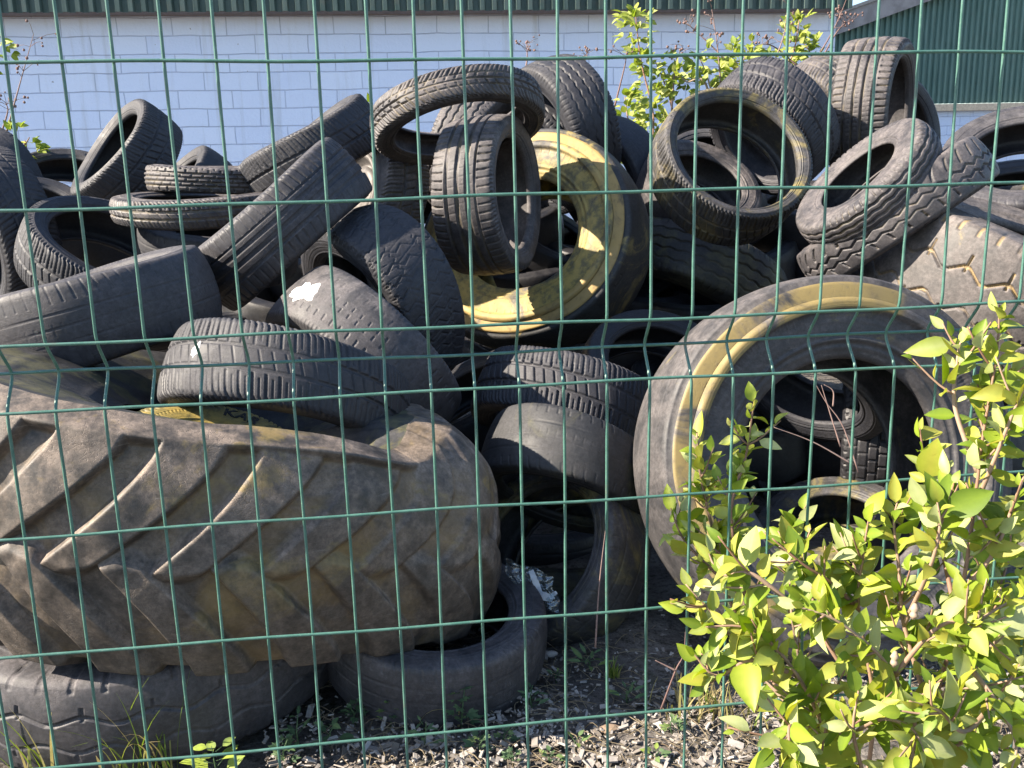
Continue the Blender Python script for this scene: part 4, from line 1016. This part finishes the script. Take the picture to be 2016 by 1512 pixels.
def stones():
    r = random.Random(6)
    for lb, px, py, s, col in (('brown flat stone among the wood chips', 1200, 1440, .022, .2), ('pale angular stone at the edge of the bald tyre', 1085, 1290, .016, .8), ('tawny flat stone left of the brown one', 1165, 1462, .018, .3), ('grey stone in the wood chips near the bush', 1390, 1500, .017, .7)):
        m = MB(); n = 9; V = []; F = []
        for j, (zz, k) in enumerate(((0, .8), (.4, 1), (.75, .85), (1, .45))):
            for i in range(n): a = 2*PI*i/n; q = r.uniform(.85, 1.12); V.append((s*k*q*math.cos(a)*1.3, s*k*q*math.sin(a)*.8, zz*s*.7))
        for j in range(3): F += [(j*n+i, j*n+(i+1) % n, (j+1)*n+(i+1) % n, (j+1)*n+i) for i in range(n)]
        F += [tuple(range(3*n, 4*n))]
        m.add(V, F, col); o = m.build('stone', STONE); o.location = on_z(px, py, -.004); tag(o, lb, 'stone', 'stones on the soil')
STONE = tint_mat('stone', [(.20, .14, .10), (.24, .18, .13), (.34, .32, .30), (.4, .38, .36)], .85, .2)
stones()
def twigs():
    for lb, paths in (('thin bare twigs standing in the opening of the huge lorry tyre', [[(1690, 930, 2.42), (1660, 840, 2.42), (1625, 790, 2.42), (1600, 745, 2.42)], [(1680, 915, 2.42), (1600, 870, 2.42), (1520, 840, 2.42)], [(1655, 880, 2.42), (1630, 800, 2.42), (1617, 758, 2.42)], [(1640, 800, 2.42), (1640, 770, 2.42), (1622, 757, 2.42)]]),
                      ('single dry stalk leaning in front of the standing mossy tyre', [[(1172, 1275, 2.3), (1180, 1150, 2.3), (1196, 1010, 2.3)]]),
                      ('thin dry stem slanting up from the wood chips beside the bush', [[(1300, 1400, 2.0), (1330, 1320, 1.95), (1345, 1290, 1.95), (1350, 1240, 1.95)], [(1330, 1320, 1.95), (1290, 1300, 1.95)]])):
        b0 = P(*paths[0][0]); m = MB()
        for p in paths:
            ps = spline([P(*q)-b0 for q in p], 14); m.tube(ps, [.0018*(1-i/13)+.0007 for i in range(14)], 5, rnd.random())
        o = m.build('twig', DEAD, None, True); o.location = b0; tag(o, lb, 'twig', 'dry twigs')
twigs()
def bag():
    c = P(1048, 1150, 2.62); root = empty('plastic_bag', c); tag(root, 'crumpled clear plastic bag with a white tag caught in the mossy tyre', 'plastic bag')
    rs = np.random.RandomState(9)
    n = 34; u, v = np.meshgrid(np.linspace(-1, 1, n), np.linspace(-1, 1, n), indexing='ij')
    h = sum(rs.uniform(.5, 1)/k*np.abs(np.sin(k*(u*math.cos(a)+v*math.sin(a))*2.2+rs.uniform(0, 6))) for k, a in zip((1, 2, 3, 4, 6, 8), rs.uniform(0, 6, 6)))
    sc_ = 2.62/FPX
    X = (u*46+v*10+4*np.sin(v*5))*sc_; Z = (v*-36+u*-16+3*np.sin(u*6))*sc_; Yd = (h-1)*.028-.02
    pts = np.array([list(RT*x+UP*z+FW*y) for x, z, y in zip(X.ravel(), Z.ravel(), Yd.ravel())])
    b = NB('clear_plastic'); b.b.inputs['Transmission Weight'].default_value = .0
    gl_ = b.n('BsdfGlossy'); gl_.inputs['Roughness'].default_value = .16; gl_.inputs['Color'].default_value = C(.9, .95, 1.)
    tr = b.n('BsdfTransparent'); tr.inputs[0].default_value = C(.86, .93, .96); df = b.n('BsdfDiffuse'); df.inputs[0].default_value = C(.30, .37, .42)
    m1 = b.n('MixShader'); m1.inputs[0].default_value = .16; b.l(tr.outputs[0], m1.inputs[1]); b.l(df.outputs[0], m1.inputs[2])
    m2 = b.n('MixShader'); m2.inputs[0].default_value = .14; b.l(m1.outputs[0], m2.inputs[1]); b.l(gl_.outputs[0], m2.inputs[2]); b.l(m2.outputs[0], b.t.nodes['Material Output'].inputs[0])
    link('film', np_mesh('film', pts, [grid_faces(n, n, wrap_u=False)]), b.m, root)
    m = MB(); w, l = 7*sc_, 33*sc_
    for (ox, oy, rot, ww, ll, tt) in ((6, -8, -68, 6, 24, 0), (24, 20, -20, 8, 17, 1), (40, 17, 40, 4, 9, 1)):
        dx = RT*math.cos(math.radians(rot))+UP*math.sin(math.radians(rot)); dy = -RT*math.sin(math.radians(rot))+UP*math.cos(math.radians(rot))
        o = RT*ox*sc_-UP*oy*sc_-FW*.025
        V = []
        for i in range(7):
            q = i/6*2-1; z = FW*(.004*math.sin(q*3+ox)); V += [o+dx*q*ll*sc_+dy*ww*sc_*(1-.2*q*q)+z, o+dx*q*ll*sc_-dy*ww*sc_*(1-.2*q*q)+z]
        V += [p+FW*.0008 for p in V]
        F = [(2*i, 2*i+1, 2*i+3, 2*i+2) for i in range(6)]+[(14+2*i, 14+2*i+2, 14+2*i+3, 14+2*i+1) for i in range(6)]
        m.add(V, F, tt)
    m.build('paper_tag', plain('paper_white', (.50, .54, .60), .6), root)
bag()
